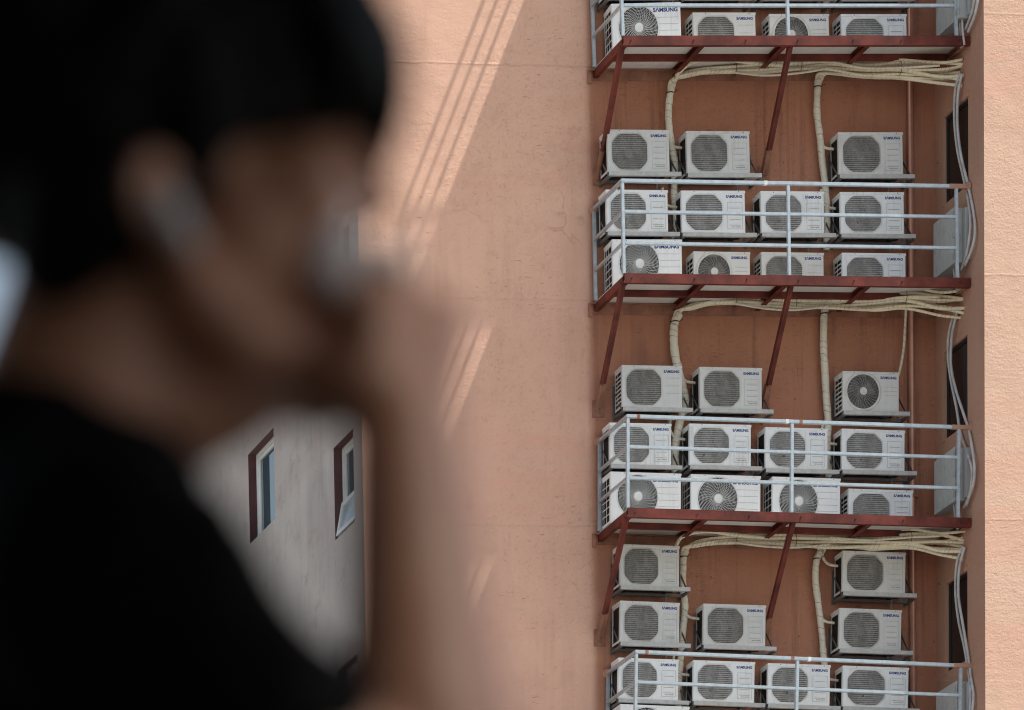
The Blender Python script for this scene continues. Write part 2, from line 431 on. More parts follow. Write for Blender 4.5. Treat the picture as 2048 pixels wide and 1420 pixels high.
# render strip between corner and window (a raised plaster edge)
bm = bmesh.new()
for (y0, y1, z0, z1) in wh:
    bm = bmesh.new(); box(bm, (XE-.012, y1+.002, z0-.02), (XE+.01, y1+.06, z1+.06)); box(bm, (XE-.012, y0-.02, z1+.002), (XE+.01, y1+.004, z1+.058))
    obj('window_surround', bm, M['peach_side'], bld)

# ------------------------------------------------------------------ platforms
Z2 = sum(wl(px, py, D_PLAT).z for px, py in ((1248.9, 547.3), (1950, 556.8)))/2
XP0 = {1: wl(1246.7, 72.4, D_PLAT).x, 2: wl(1248.9, 547.3, D_PLAT).x, 3: wl(1256.3, 1016, D_PLAT).x}
ZP = {1: sum(wl(px, py, D_PLAT).z for px, py in ((1246.7, 72.4), (1953.6, 72.4)))/2, 2: Z2,
      3: sum(wl(px, py, D_PLAT).z for px, py in ((1256.3, 1016), (1948.4, 1036.8)))/2}
HR = 1.09
ZP[4] = sum(wl(px, py, D_PLAT).z for px, py in ((1268.4, 1299), (1950, 1328)))/2 - HR
ZP[0] = ZP[1] + (ZP[1]-ZP[2]); XP0[0] = XP0[1]; XP0[4] = wl(1268.4, 1299, D_PLAT).x
def slope(px0, py0, px1, py1, d):
    a, b = wl(px0, py0, d), wl(px1, py1, d); return (b.z-a.z)/(b.x-a.x)
TILT = {1: slope(1246.7, 72.4, 1953.6, 72.4, D_PLAT), 2: slope(1248.9, 547.3, 1950, 556.8, D_PLAT),
        3: slope(1256.3, 1016, 1948.4, 1036.8, D_PLAT), 4: slope(1268.4, 1299, 1950, 1328, D_PLAT)}
TILT[0] = TILT[1]
print('ZP', ZP, 'XP0', XP0, 'XE', XE, 'wing', D_WING, 'tilt', TILT, 'XL', XL)
def tilt_at(z):
    ks = [4, 3, 2, 1, 0]
    if z <= ZP[4]: return TILT[4]
    for a, b in zip(ks, ks[1:]):
        if z <= ZP[b]: t = (z-ZP[a])/(ZP[b]-ZP[a]); return TILT[a]*(1-t)+TILT[b]*t
    return TILT[0]
WHICH = {0: 'highest', 1: 'top', 2: 'middle', 3: 'lower', 4: 'bottom'}
BH = .092
def platform(k):
    x0, x1 = XP0[k], XE - .012
    W = x1 - x0; xm = (x0+x1)/2
    lab = {0: 'red iron platform above the photo edge casting the slanting railing shadow',
           1: 'red iron platform with galvanised railing at the top edge of the photo',
           2: 'red iron platform with galvanised railing, middle one of the three carrying units',
           3: 'red iron platform with galvanised railing, lowest whose red beams show',
           4: 'platform at the bottom edge of the photo, showing only its galvanised railing'}[k]
    t = thing('equipment_platform', lab, 'platform', (xm, YW, ZP[k]), 'equipment platforms on the wall')
    t.rotation_euler = (0, -math.atan(TILT[k]), 0)
    L, Rr, D = x0-xm, x1-xm, D_PLAT
    bm = bmesh.new(); box(bm, (L+.005, -D+.005, -.012), (Rr-.005, -.004, -.002)); obj('deck', bm, M['deck'], t)
    def cbeam(p, q, h=BH, w=.05, z=-.014): # channel section drawn as web + flanges
        bm = bmesh.new(); p, q = Vector(p), Vector(q)
        bar(bm, p+Vector((0, 0, z-h/2)), q+Vector((0, 0, z-h/2)), .012, h)
        d = (q-p).normalized(); s = Vector((-d.y, d.x, 0))
        for zz in (z-.006, z-h+.006): bar(bm, p+s*(w/2+.004)+Vector((0, 0, zz)), q+s*(w/2+.004)+Vector((0, 0, zz)), w, .009)
        return bm
    b = cbeam((L, -D, 0), (Rr, -D, 0)); box(b, (L, -D-.006, -.014), (Rr, -D+.06, .004)); obj('front_beam', b, M['red'], t)
    b = cbeam((L+.006, 0, 0), (L+.006, -D+.06, 0)); obj('side_beam', b, M['red'], t)
    b = cbeam((Rr-.006, -D+.06, 0), (Rr-.006, 0, 0), h=.08); obj('side_beam', b, M['angle'], t)
    b = cbeam((L+.06, -D*.5, 0), (Rr-.06, -D*.5, 0), h=.07); obj('middle_beam', b, M['red'], t)
    for fx in (.237, .475, .715):
        b = cbeam((L+W*fx, -D+.06, 0), (L+W*fx, -.06, 0), h=.08); obj('cross_beam', b, M['red'], t)
    bm = bmesh.new(); box(bm, (L-.06, -.012, -.135), (Rr, -.003, -.02)); box(bm, (L-.06, -.07, -.028), (Rr, -.0125, -.0195)); box(bm, (L-.075, -.035, -.17), (L-.03, -.003, -.01))
    obj('wall_angle', bm, M['angle'], t)
    if k < 4:
        for fx, off in ((-.005, .0), (.478, .0)):
            bm = bmesh.new(); xx = L + W*fx + .02
            top = Vector((xx+.0, -D*.90, -.08)); bot = Vector((xx, -.02, -1.24))
            bar(bm, top, bot, .012, .075, up=(0, 1, 0)); 
            bar(bm, top+Vector((.03, 0, -.0)), bot+Vector((.03, 0, 0)), .06, .011, up=(0, 1, .9))
            s = obj('strut', bm, M['red'], t)
            bm = bmesh.new(); f = top.lerp(bot, .80)
            bar(bm, f+Vector((-.004, 0, 0)), bot+Vector((-.004, .01, -.02)), .022, .084, up=(0, 1, 0)); bar(bm, f+Vector((.03, -.006, .0)), bot+Vector((.03, -.006, 0)), .064, .014, up=(0, 1, .9))
            box(bm, (bot.x-.05, -.012, bot.z-.10), (bot.x+.10, -.003, bot.z+.10))
            obj('strut_foot', bm, M['angle'], s)
    # railing: top rail mesh carries posts and rails
    T = .043; zr = HR - T/2
    bm = bmesh.new()
    bar(bm, (L-T/2, -D+T/2, zr), (Rr+.0, -D+T/2, zr), T, T, bev=.006)
    bar(bm, (L, -D+T, zr), (L, -.005, zr), T, T, bev=.006)
    rl = obj('railing', bm, M['galv'], t)
    for jx, jm in ((.31 + .05*k, 'ringw'), (.62 - .04*k, 'angle'), (.03, 'angle')):
        if jm == 'angle' and k == 2: continue
        bm = bmesh.new(); bar(bm, (L+W*jx-.02, -D+T/2, zr), (L+W*jx+.02, -D+T/2, zr), T+.003, T+.003); obj('weld', bm, M[jm], rl)
    bm = bmesh.new()
    for bx in (.02, .2, .35, .5, .66, .8, .97): 
        bm = bmesh.new(); tube(bm, [(L+W*bx, -D-.006, -.05), (L+W*bx, -D-.014, -.05)], .011, 6, uv=False); obj('bolt', bm, M['tie'], t)
    zs = (.355, .715)
    for z in zs:
        bm = bmesh.new(); bar(bm, (L+T/2, -D+T/2, z), (Rr-.14, -D+T/2, z), T*.85, T*.85, bev=.005); obj('rail', bm, M['galv'], rl)
        bm = bmesh.new(); bar(bm, (L, -D+T+.002, z), (L, -.09, z), T*.85, T*.85, bev=.005); obj('rail', bm, M['galv'], rl)
    for x, y in ((L, -D+T/2), (L+W*.475, -D+T/2), (Rr-.165, -D+T/2), (L, -.065)):
        bm = bmesh.new(); bar(bm, (x, y, .005), (x, y, HR-T-.001), T*.95, T*.95, bev=.005); obj('post', bm, M['galv'], rl)
    bm = bmesh.new(); tube(bm, [(L, -.10, zr), (L, -.003, zr)], .036, 12); tube(bm, [(L, -.025, zr), (L, -.002, zr)], .055, 12); obj('rail_anchor', bm, M['peach_side'], rl)
    bm = bmesh.new(); bar(bm, (Rr-.26, -D+T/2, zr), (Rr, -D+T/2, zr), T+.004, T+.004); tube(bm, [(Rr-.03, -D+T/2, zr), (Rr+.006, -D+T/2, zr)], .055, 12); obj('rail_anchor', bm, M['peach_side'], rl)
    return t
for k in (0, 1, 2, 3, 4): platform(k)

# ------------------------------------------------------------------ air conditioners
def text_mesh(body, width, height, bold=.018):
    c = bpy.data.curves.new('lettering', 'FONT'); c.body = body; c.size = 1; c.offset = bold; c.resolution_u = 3; c.extrude = .02
    o = bpy.data.objects.new('lettering', c); COL.objects.link(o)
    dg = bpy.context.evaluated_depsgraph_get()
    me = bpy.data.meshes.new_from_object(o.evaluated_get(dg))
    bpy.data.objects.remove(o); bpy.data.curves.remove(c)
    xs = [v.co.x for v in me.vertices]; ys = [v.co.y for v in me.vertices]
    x0, x1, y0, y1 = min(xs), max(xs), min(ys), max(ys)
    for v in me.vertices:
        x, y, z = v.co
        v.co = ((x-x0)/(x1-x0)*width, -z*.02, (y-y0)/(y1-y0)*height)
    return me
def add_text(name, body, x, z, w, h, y, mat, parent, bold=.018):
    me = text_mesh(body, w, h, bold); me.materials.clear(); me.materials.append(mat); me.name = name
    o = bpy.data.objects.new(name, me); COL.objects.link(o); o.parent = parent; o.location = (x, y, z); return o

def octagon(cx, cz, hw, hh, cut, rad=.0):
    P = [(cx-hw+cut, cz+hh), (cx+hw-cut, cz+hh), (cx+hw, cz+hh-cut), (cx+hw, cz-hh+cut), (cx+hw-cut, cz-hh), (cx-hw+cut, cz-hh), (cx-hw, cz-hh+cut), (cx-hw, cz+hh-cut)]
    out = []
    for i in range(8):       # chamfer corners rounded
        a, b, c = Vector(P[i-1]), Vector(P[i]), Vector(P[(i+1) % 8])
        p, q = b+(a-b).normalized()*rad, b+(c-b).normalized()*rad
        for t in (0, .33, .67, 1): out.append(tuple((p*(1-t)**2 + b*2*t*(1-t) + q*t*t)))
    return out
def circle(cx, cz, r, n=56): return [(cx+r*math.cos(2*math.pi*i/n), cz+r*math.sin(2*math.pi*i/n)) for i in range(n)]
def ring_strip(bm, A, B, ya, yb):
    n = len(A)
    va = [bm.verts.new((x, ya, z)) for x, z in A]; vb = [bm.verts.new((x, yb, z)) for x, z in B]
    for i in range(n): bm.faces.new((va[i], va[(i+1) % n], vb[(i+1) % n], vb[i]))

def unit(kind, w, h, d):
    root = thing('air_conditioner', 'x', 'air conditioner')
    paint = M['ac_white'] if kind in ('B', 'D') else M['ac']
    if kind in ('A', 'E', 'D'):
        cx, cz, hw, hh, cut = .055/.79*w + .2275, h*.478, .2275, .206, .094
        hole = octagon(cx, cz, hw, hh, cut, .03); hole_o = octagon(cx, cz, hw+.012, hh+.012, cut+.003, .03); hole_i = octagon(cx, cz, hw-.018, hh-.018, cut-.004, .03)
    else:
        r = .255 if kind == 'B' else .222
        cx, cz = (.345, h-.285) if kind == 'B' else (.255, h*.495)
        hole = circle(cx, cz, r); hole_o = circle(cx, cz, r+.016); hole_i = circle(cx, cz, r-.02)
    lid = .028
    bm = bmesh.new()
    e = .010
    outer = [(e, 0), (w-e, 0), (w-e, h-lid), (e, h-lid)]
    fill_ring(bm, outer, hole, 0)
    # rounded vertical front edges, sides, back, bottom
    ring = []
    for x0, x1, y0, y1 in ((e, e*.3, 0, e*.3), (e*.3, 0, e*.3, e)):
        quad(bm, (x0, y0, 0), (x1, y1, 0), (x1, y1, h-lid), (x0, y0, h-lid))
        quad(bm, (w-x0, y0, 0), (w-x1, y1, 0), (w-x1, y1, h-lid), (w-x0, y0, h-lid))
    quad(bm, (w, e, 0), (w, d, 0), (w, d, h-lid), (w, e, h-lid))
    quad(bm, (0, d, 0), (w, d, 0), (w, d, h-lid), (0, d, h-lid))
    # left side: front and back uprights with an opening between
    a, b = (.045, d-.022) if kind in ('A', 'E') else (.04, d-.03)
    z0, z1 = .03, h-lid-.035
    quad(bm, (0, e, 0), (0, a, 0), (0, a, h-lid), (0, e, h-lid))
    quad(bm, (0, b, 0), (0, d, 0), (0, d, h-lid), (0, b, h-lid))
    quad(bm, (0, a, 0), (0, b, 0), (0, b, z0), (0, a, z0)); quad(bm, (0, a, z1), (0, b, z1), (0, b, h-lid), (0, a, h-lid))
    quad(bm, (e, 0, 0), (w-e, 0, 0), (w, e, 0), (0, e, 0)); quad(bm, (0, e, 0), (w, e, 0), (w, d, 0), (0, d, 0), mi=1)
    bmesh.ops.remove_doubles(bm, verts=bm.verts, dist=.0004)
    obj('casing', bm, [paint, M['under']], root)
    bm = bmesh.new(); box(bm, (-.004, -.005, h-lid-.002), (w+.004, d+.004, h), .005)
    lo = obj('lid', bm, paint, root)
    bm = bmesh.new()
    for x in (w*.2, w*.9): tube(bm, [(x, -.0045, h-.014), (x, -.0085, h-.014)], .005, 6)
    obj('screw', bm, M['ink2'], lo)
    # interior: cavity, coil behind the side opening, fan
    bm = bmesh.new()
    ring_strip(bm, hole, hole, .0005, .11)
    vs = [bm.verts.new((x, .11, z)) for x, z in hole]; bm.faces.new(vs)
    obj('fan_cavity', bm, M['dark'], root)
    bm = bmesh.new()
    box(bm, (.010, a+.002, z0+.002), (.03, b-.002, z1-.002))
    for i in range(int((z1-z0)/.022)): box(bm, (.006, a+.004, z0+.008+i*.022), (.010, b-.004, z0+.012+i*.022))
    obj('coil', bm, M['coil'], root)
    fr = min(hw, hh)*.93 if kind in ('A', 'E', 'D') else r*.92
    bm = bmesh.new()
    tube(bm, [(cx, .05, cz), (cx, .10, cz)], fr*.30, 20)
    for j in range(3):
        a0 = j*2*math.pi/3 + .4; g = []
        for i in range(7):
            rr = fr*(.28+.72*i/6); w_ = .50+.28*i/6
            g.append((bm.verts.new((cx+rr*math.cos(a0-w_+i*.05), .048, cz+rr*math.sin(a0-w_+i*.05))), bm.verts.new((cx+rr*math.cos(a0+w_*.6+i*.05), .095, cz+rr*math.sin(a0+w_*.6+i*.05)))))
        for i in range(6): bm.faces.new((g[i][0], g[i+1][0], g[i+1][1], g[i][1]))
    obj('fan', bm, M['fan'], root)
    # grille
    bm = bmesh.new()
    if kind in ('A', 'E', 'D'):
        def span(t, half_a, half_b):   # half extent of the octagon at offset t
            return half_b if abs(t) <= half_a-cut else half_b-(abs(t)-(half_a-cut))
        n = 37
        for i in range(n):
            t = -hw+.012 + (2*hw-.024)*i/(n-1); s = span(t, hw, hh)-.006
            box(bm, (cx+t-.0020, .002, cz-s), (cx+t+.0020, .005, cz+s))
        n = 17
        for i in range(n):
            t = -hh+.016 + (2*hh-.032)*i/(n-1); s = span(t, hh, hw)-.006
            box(bm, (cx-s, -.002, cz+t-.0024), (cx+s, .0018, cz+t+.0024))
    else:
        nr = 12 if kind == 'B' else 18
        hub = .055 if kind == 'B' else .046
        for i in range(nr):
            rr = hub+.012 + (r-.014-hub)*i/(nr-1)
            wd = .0012 if kind == 'B' else .0008
            C1, C2 = circle(cx, cz, rr-wd), circle(cx, cz, rr+wd)
            dome = -.018*(1-(rr/r)**2)
            ring_strip(bm, C1, C2, dome, dome); ring_strip(bm, C1, C2, dome+.003, dome+.003); ring_strip(bm, C2, C2, dome, dome+.003)
        ns = 32 if kind == 'B' else 28
        for j in range(ns):
            pts = []
            for i in range(9):
                rr = hub*.9 + (r-.004-hub*.9)*i/8; an = 2*math.pi*j/ns + (.55 if kind == 'B' else .42)*(rr/r)**1.5
                pts.append((cx+rr*math.cos(an), -.018*(1-(rr/r)**2)-.002, cz+rr*math.sin(an)))
            tube(bm, pts, 0.0021 if kind == 'B' else .0021, 4, uv=False)
    gr = obj('grille', bm, M['wire'] if kind != 'B' else M['ringw'], root)
    bm = bmesh.new()
    ring_strip(bm, hole_o, hole, -.001, -.009); ring_strip(bm, hole, hole_i if kind in ('C',) else hole, -.009, -.008); ring_strip(bm, hole, [(x*.985+cx*.015, z*.985+cz*.015) for x, z in hole], -.009, .004)
    if kind in ('B', 'C'):
        for j in range(6 if kind == 'C' else 8):
            an = 2*math.pi*(j+(.5 if kind == 'B' else 0))/(6 if kind == 'C' else 8)
            x, z = cx+(r+.008)*math.cos(an), cz+(r+.008)*math.sin(an)
            tube(bm, [(x, -.003, z), (x, -.014, z)], .007, 6, uv=False)
    obj('grille_ring', bm, M['ringw'], root, smooth=False)
    if kind in ('B', 'C'):
        bm = bmesh.new(); tube(bm, [(cx, -.016, cz), (cx, -.024, cz)], hub, 28); obj('grille_hub', bm, M['ringw'], gr)
    # right hand service panel
    sx0, sx1 = .57/.79*w, .752/.79*w
    if kind in ('A', 'D'):
        bm = bmesh.new()
        pz0, pz1 = .045, h-.135
        for p, q in (((sx0, pz0), (sx1, pz0)), ((sx1, pz0), (sx1, pz1)), ((sx1, pz1), (sx0, pz1)), ((sx0, pz1), (sx0, pz0))):
            bar(bm, (p[0], -.0005, p[1]), (q[0], -.0005, q[1]), .004, .004, up=(0, 1, 0))
        pn = obj('service_panel', bm, M['slot'], root)
        bm = bmesh.new()
        for i in range(4):
            z = pz1-.062-i*.066
            box(bm, (sx0+.025, -.007, z-.002), (sx1-.022, .001, z+.006), .0015)
        obj('slot', bm, paint, pn)
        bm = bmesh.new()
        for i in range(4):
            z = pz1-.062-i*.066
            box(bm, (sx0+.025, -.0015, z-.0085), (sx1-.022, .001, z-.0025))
        obj('slot_shadow', bm, M['dark'] if False else M['slot'], pn)  # grey strip under each raised slot bar, drawn as its shadow
        bd = add_text('badge', 'DIGITAL INVERTER', sx0+.045, .062, .115, .011, -.0005, M['ink2'], root, .0)
        bm = bmesh.new(); box(bm, (sx0+.018, -.0012, .058), (sx0+.026, .0008, .078)); box(bm, (sx0+.028, -.0012, .058), (sx0+.036, .0008, .061)); box(bm, (sx0+.034, -.0012, .0615), (sx0+.037, .0008, .0745)); box(bm, (sx0+.028, -.0012, .075), (sx0+.036, .0008, .078))
        obj('badge_mark', bm, M['ink2'], bd)
    elif kind in ('B', 'C', 'E'):
        bm = bmesh.new()
        lx0, lx1 = (.60*w, .965*w) if kind == 'B' else (.73*w, .96*w)
        for i in range(5 if kind == 'B' else 3):
            z = h-.17-i*.075 if kind == 'B' else h*.62-i*.05
            if kind == 'E': z = h*.70-i*.09
            box(bm, (lx0, -.0035, z), (lx1, .001, z+.004), .001)
        obj('panel_ridges', bm, M['slot'], root)
    # left side louvres / guard wires
    if kind in ('B', 'C', 'D', 'E'):
        bm = bmesh.new()
        nz = int((z1-z0)/(.075 if kind == 'B' else .047))
        for i in range(1, nz): box(bm, (-.004, a-.002, z0+(z1-z0)*i/nz-(.004 if kind == 'B' else .008)), (.004, b+.002, z0+(z1-z0)*i/nz+(.004 if kind == 'B' else .006)))
        for y in ((.35, .7) if kind == 'B' else (.5,)): box(bm, (-.006, a+(b-a)*y-.005, z0), (-.0042, a+(b-a)*y+.005, z1))
        obj('side_guard', bm, paint, root)
    # lettering
    if kind == 'B': add_text('logo', 'S\u039bMSUNG', .535*w/.89, h-.106, .32, .050, -.0006, M['ink'], root, .04)
    else:
        lw = .205
        add_text('logo', 'S\u039bMSUNG', w-.035-lw, h-.084, lw, .034, -.0006, M['ink'], root, .04)
    if kind in ('A', 'E', 'C'):
        bm = bmesh.new()
        for x in (.10, w-.14):
            bm = bmesh.new(); box(bm, (x, .02, -.018), (x+.06, d-.02, -.001)); obj('foot', bm, M['under'], root)
    else:
        bm = bmesh.new()
        for x in (.10, w-.14):
            bm = bmesh.new(); box(bm, (x, .0, -.020), (x+.06, d-.01, -.001)); obj('foot', bm, M['under'], root)
    return root
DIM = {'A': (.80, .488, .27), 'E': (.785, .488, .27), 'C': (.72, .468, .265), 'B': (.90, .60, .33), 'D': (.80, .50, .28)}
proto = {k: unit(k, *DIM[k]) for k in DIM}
used = set()
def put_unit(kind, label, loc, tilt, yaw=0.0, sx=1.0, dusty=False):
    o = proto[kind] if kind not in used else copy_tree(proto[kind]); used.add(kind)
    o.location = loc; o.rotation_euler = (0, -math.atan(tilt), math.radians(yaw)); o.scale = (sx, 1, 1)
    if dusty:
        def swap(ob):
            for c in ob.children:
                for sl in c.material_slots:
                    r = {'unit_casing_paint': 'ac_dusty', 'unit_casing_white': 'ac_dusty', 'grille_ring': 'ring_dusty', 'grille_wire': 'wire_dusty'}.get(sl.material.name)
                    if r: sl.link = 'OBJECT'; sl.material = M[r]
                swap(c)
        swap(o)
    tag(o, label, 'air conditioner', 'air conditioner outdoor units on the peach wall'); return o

# bracket prototype, origin at the front left bottom corner of the unit it carries
GAP = .075
def bracket(w, d):
    root = thing('wall_bracket', 'x', 'bracket')
    D = d + GAP; xs = (.015, w+.125); T = .034
    for x in xs:
        bm = bmesh.new(); bar(bm, (x, .0, -.038), (x, D-.012, -.038), T*.5, T, bev=.002); bar(bm, (x+.012, .0, -.052), (x+.012, D-.012, -.052), T*.7, .005); obj('arm', bm, M['bracket'], root)
        bm = bmesh.new(); bar(bm, (x-.012, .012, -.03), (x-.012, D-.012, .30), .006, T*.8, up=(0, 1, 0)); obj('brace', bm, M['bracket'], root)
        bm = bmesh.new(); box(bm, (x-.02, D-.010, -.07), (x+.02, D-.003, .34)); obj('wall_plate', bm, M['bracket'], root)
    bm = bmesh.new(); box(bm, (xs[0]-.01, -.012, -.040), (xs[1]+.02, -.006, .006)); box(bm, (xs[0]-.01, -.0055, -.040), (xs[1]+.02, .03, -.036)); obj('front_bar', bm, M['bracketfront'], root)
    bm = bmesh.new(); box(bm, (xs[0]+.01, d-.05, -.05), (xs[1]-.01, d-.012, -.021)); obj('rear_bar', bm, M['bracket'], root)
    return root
bproto = bracket(.80, .27); bused = [False]
def put_bracket(label, loc, tilt, sx):
    o = bproto if not bused[0] else copy_tree(bproto); bused[0] = True
    o.location = loc; o.rotation_euler = (0, -math.atan(tilt), 0); o.scale = (sx, 1, 1)
    tag(o, label, 'bracket', 'steel brackets under the wall-hung units')

wall_units = []      # for hoses and pipe stubs
def wall_row(where, items):
    for (kind, x0, x1, top, bot, word) in items:
        w, h, d = DIM[kind]; df = d + GAP
        p = wl(x0, bot, df); q = wl(x1, bot, df)
        sx = (q.x-p.x)/w
        zt = wl(x0, top, df).z
        zb = zt - h
        tl = tilt_at(zb)
        desc = {'A': 'octagonal-grille air conditioner', 'E': 'plain-panelled air conditioner', 'C': 'round-fan air conditioner'}[kind]
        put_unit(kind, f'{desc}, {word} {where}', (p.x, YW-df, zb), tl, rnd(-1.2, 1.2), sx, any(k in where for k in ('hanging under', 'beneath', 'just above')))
        put_bracket(f'steel unit bracket, {word} {where}', (p.x, YW-df, zb-.004), tl, sx*w/.80)
        wall_units.append((p.x, q.x, zb, h, where, word))
row_a = 'on the wall above the top platform'
wall_row(row_a, [('A', 1212, 1335, -94, -11, 'leftmost'), ('A', 1362, 1488, -93, -10, 'second from left'), ('A', 1521, 1647, -92, -8, 'third from left'), ('A', 1681, 1807, -91, -7, 'rightmost')])
row_b = 'of the three hanging under the top platform'
wall_row(row_b, [('A', 1216.4, 1340, 259, 343, 'left one'), ('A', 1374.7, 1500.4, 262, 347, 'middle one'), ('A', 1678, 1806, 264.5, 350, 'right one')])
row_c = "of four behind the middle platform's railing"
wall_row(row_c, [('A', 1214, 1337, 379, 463, 'leftmost'), ('A', 1364, 1490.4, 381, 465, 'second from left'), ('A', 1523, 1649, 382, 467, 'third from left'), ('A', 1681.7, 1808, 384, 470, 'rightmost')])
row_d = 'of the three hanging under the middle platform'
wall_row(row_d, [('E', 1244.6, 1363.8, 730, 814, 'left one'), ('A', 1399.8, 1524, 733.5, 817, 'middle one'), ('C', 1686, 1799, 742, 822, 'right one')])
row_e = "of four behind the lower platform's railing"
wall_row(row_e, [('A', 1219.8, 1342, 845, 928, 'leftmost'), ('A', 1379, 1501.7, 847, 931, 'second from left'), ('A', 1530.8, 1655.7, 854, 937, 'third from left'), ('A', 1683.9, 1810.5, 857, 940, 'rightmost')])
row_f = 'of two directly beneath the lower platform'
wall_row(row_f, [('A', 1240, 1358.6, 1088, 1170, 'left one'), ('A', 1684.7, 1810.5, 1101, 1185, 'right one')])
row_g = 'of three just above the bottom railing'
wall_row(row_g, [('A', 1240, 1359.5, 1201, 1283, 'left one'), ('A', 1406, 1530, 1207, 1290, 'middle one'), ('A', 1678, 1803, 1215.6, 1300, 'right one')])
row_h = 'of four behind the railing at the bottom edge'
wall_row(row_h, [('A', 1236, 1356, 1315, 1397, 'leftmost'), ('A', 1386, 1508, 1320, 1402, 'second from left'), ('A', 1535, 1658.7, 1326, 1409, 'third from left'), ('A', 1684.7, 1815.7, 1331, 1416, 'rightmost')])

def deck_row(k, where, items):
    for (kind, x0, x1, top, word, yaw) in items:
        w, h, d = DIM[kind]
        zd = ZP[k] + TILT[k]*(wl(x0, top, .6).x - (XP0[k]+XE)/2) + .022
        best = min((abs(wl(x0, top, s/100).z - (zd+h)), s/100) for s in range(int((d+.05)*100), 96))[1]
        p, q = wl(x0, top, best), wl(x1, top, best)
        desc = {'B': 'large white air conditioner with big lettering', 'C': 'small air conditioner with round fan', 'D': 'white air conditioner with octagonal grille', 'E': 'plain-fronted air conditioner with octagonal grille'}[kind]
        put_unit(kind, f'{desc}, {word} {where}', (p.x, YW-best, zd), TILT[k], yaw, (q.x-p.x)/w)
deck_row(1, 'on the top platform', [('B', 1225, 1360, 8, 'leftmost', -4), ('E', 1387.7, 1512.6, 25, 'second', 0), ('C', 1540.7, 1659.6, 28, 'third', 0), ('D', 1683.9, 1815, 28, 'rightmost', 0)])
deck_row(2, 'on the middle platform', [('B', 1225, 1362.5, 486, 'leftmost', -2), ('C', 1387.7, 1500.4, 502.6, 'second', 0), ('E', 1523.4, 1647.9, 504, 'third', 0), ('D', 1684.7, 1811.8, 507, 'rightmost', 0)])
deck_row(3, 'on the lower platform', [('B', 1219.8, 1361, 953, 'leftmost', 0), ('B', 1381, 1520, 955, 'second', 0), ('B', 1543.8, 1679.5, 959, 'third', 0), ('D', 1696, 1824.8, 978, 'rightmost', 0)])
deck_row(4, 'at the bottom edge', [('B', 1238, 1376, 1414, 'one', 0)])
for o in bpy.data.objects:
    if o.get('label', '').endswith('one at the bottom edge'): o['label'] = 'air conditioner at the bottom edge of the photo, only its lid showing'

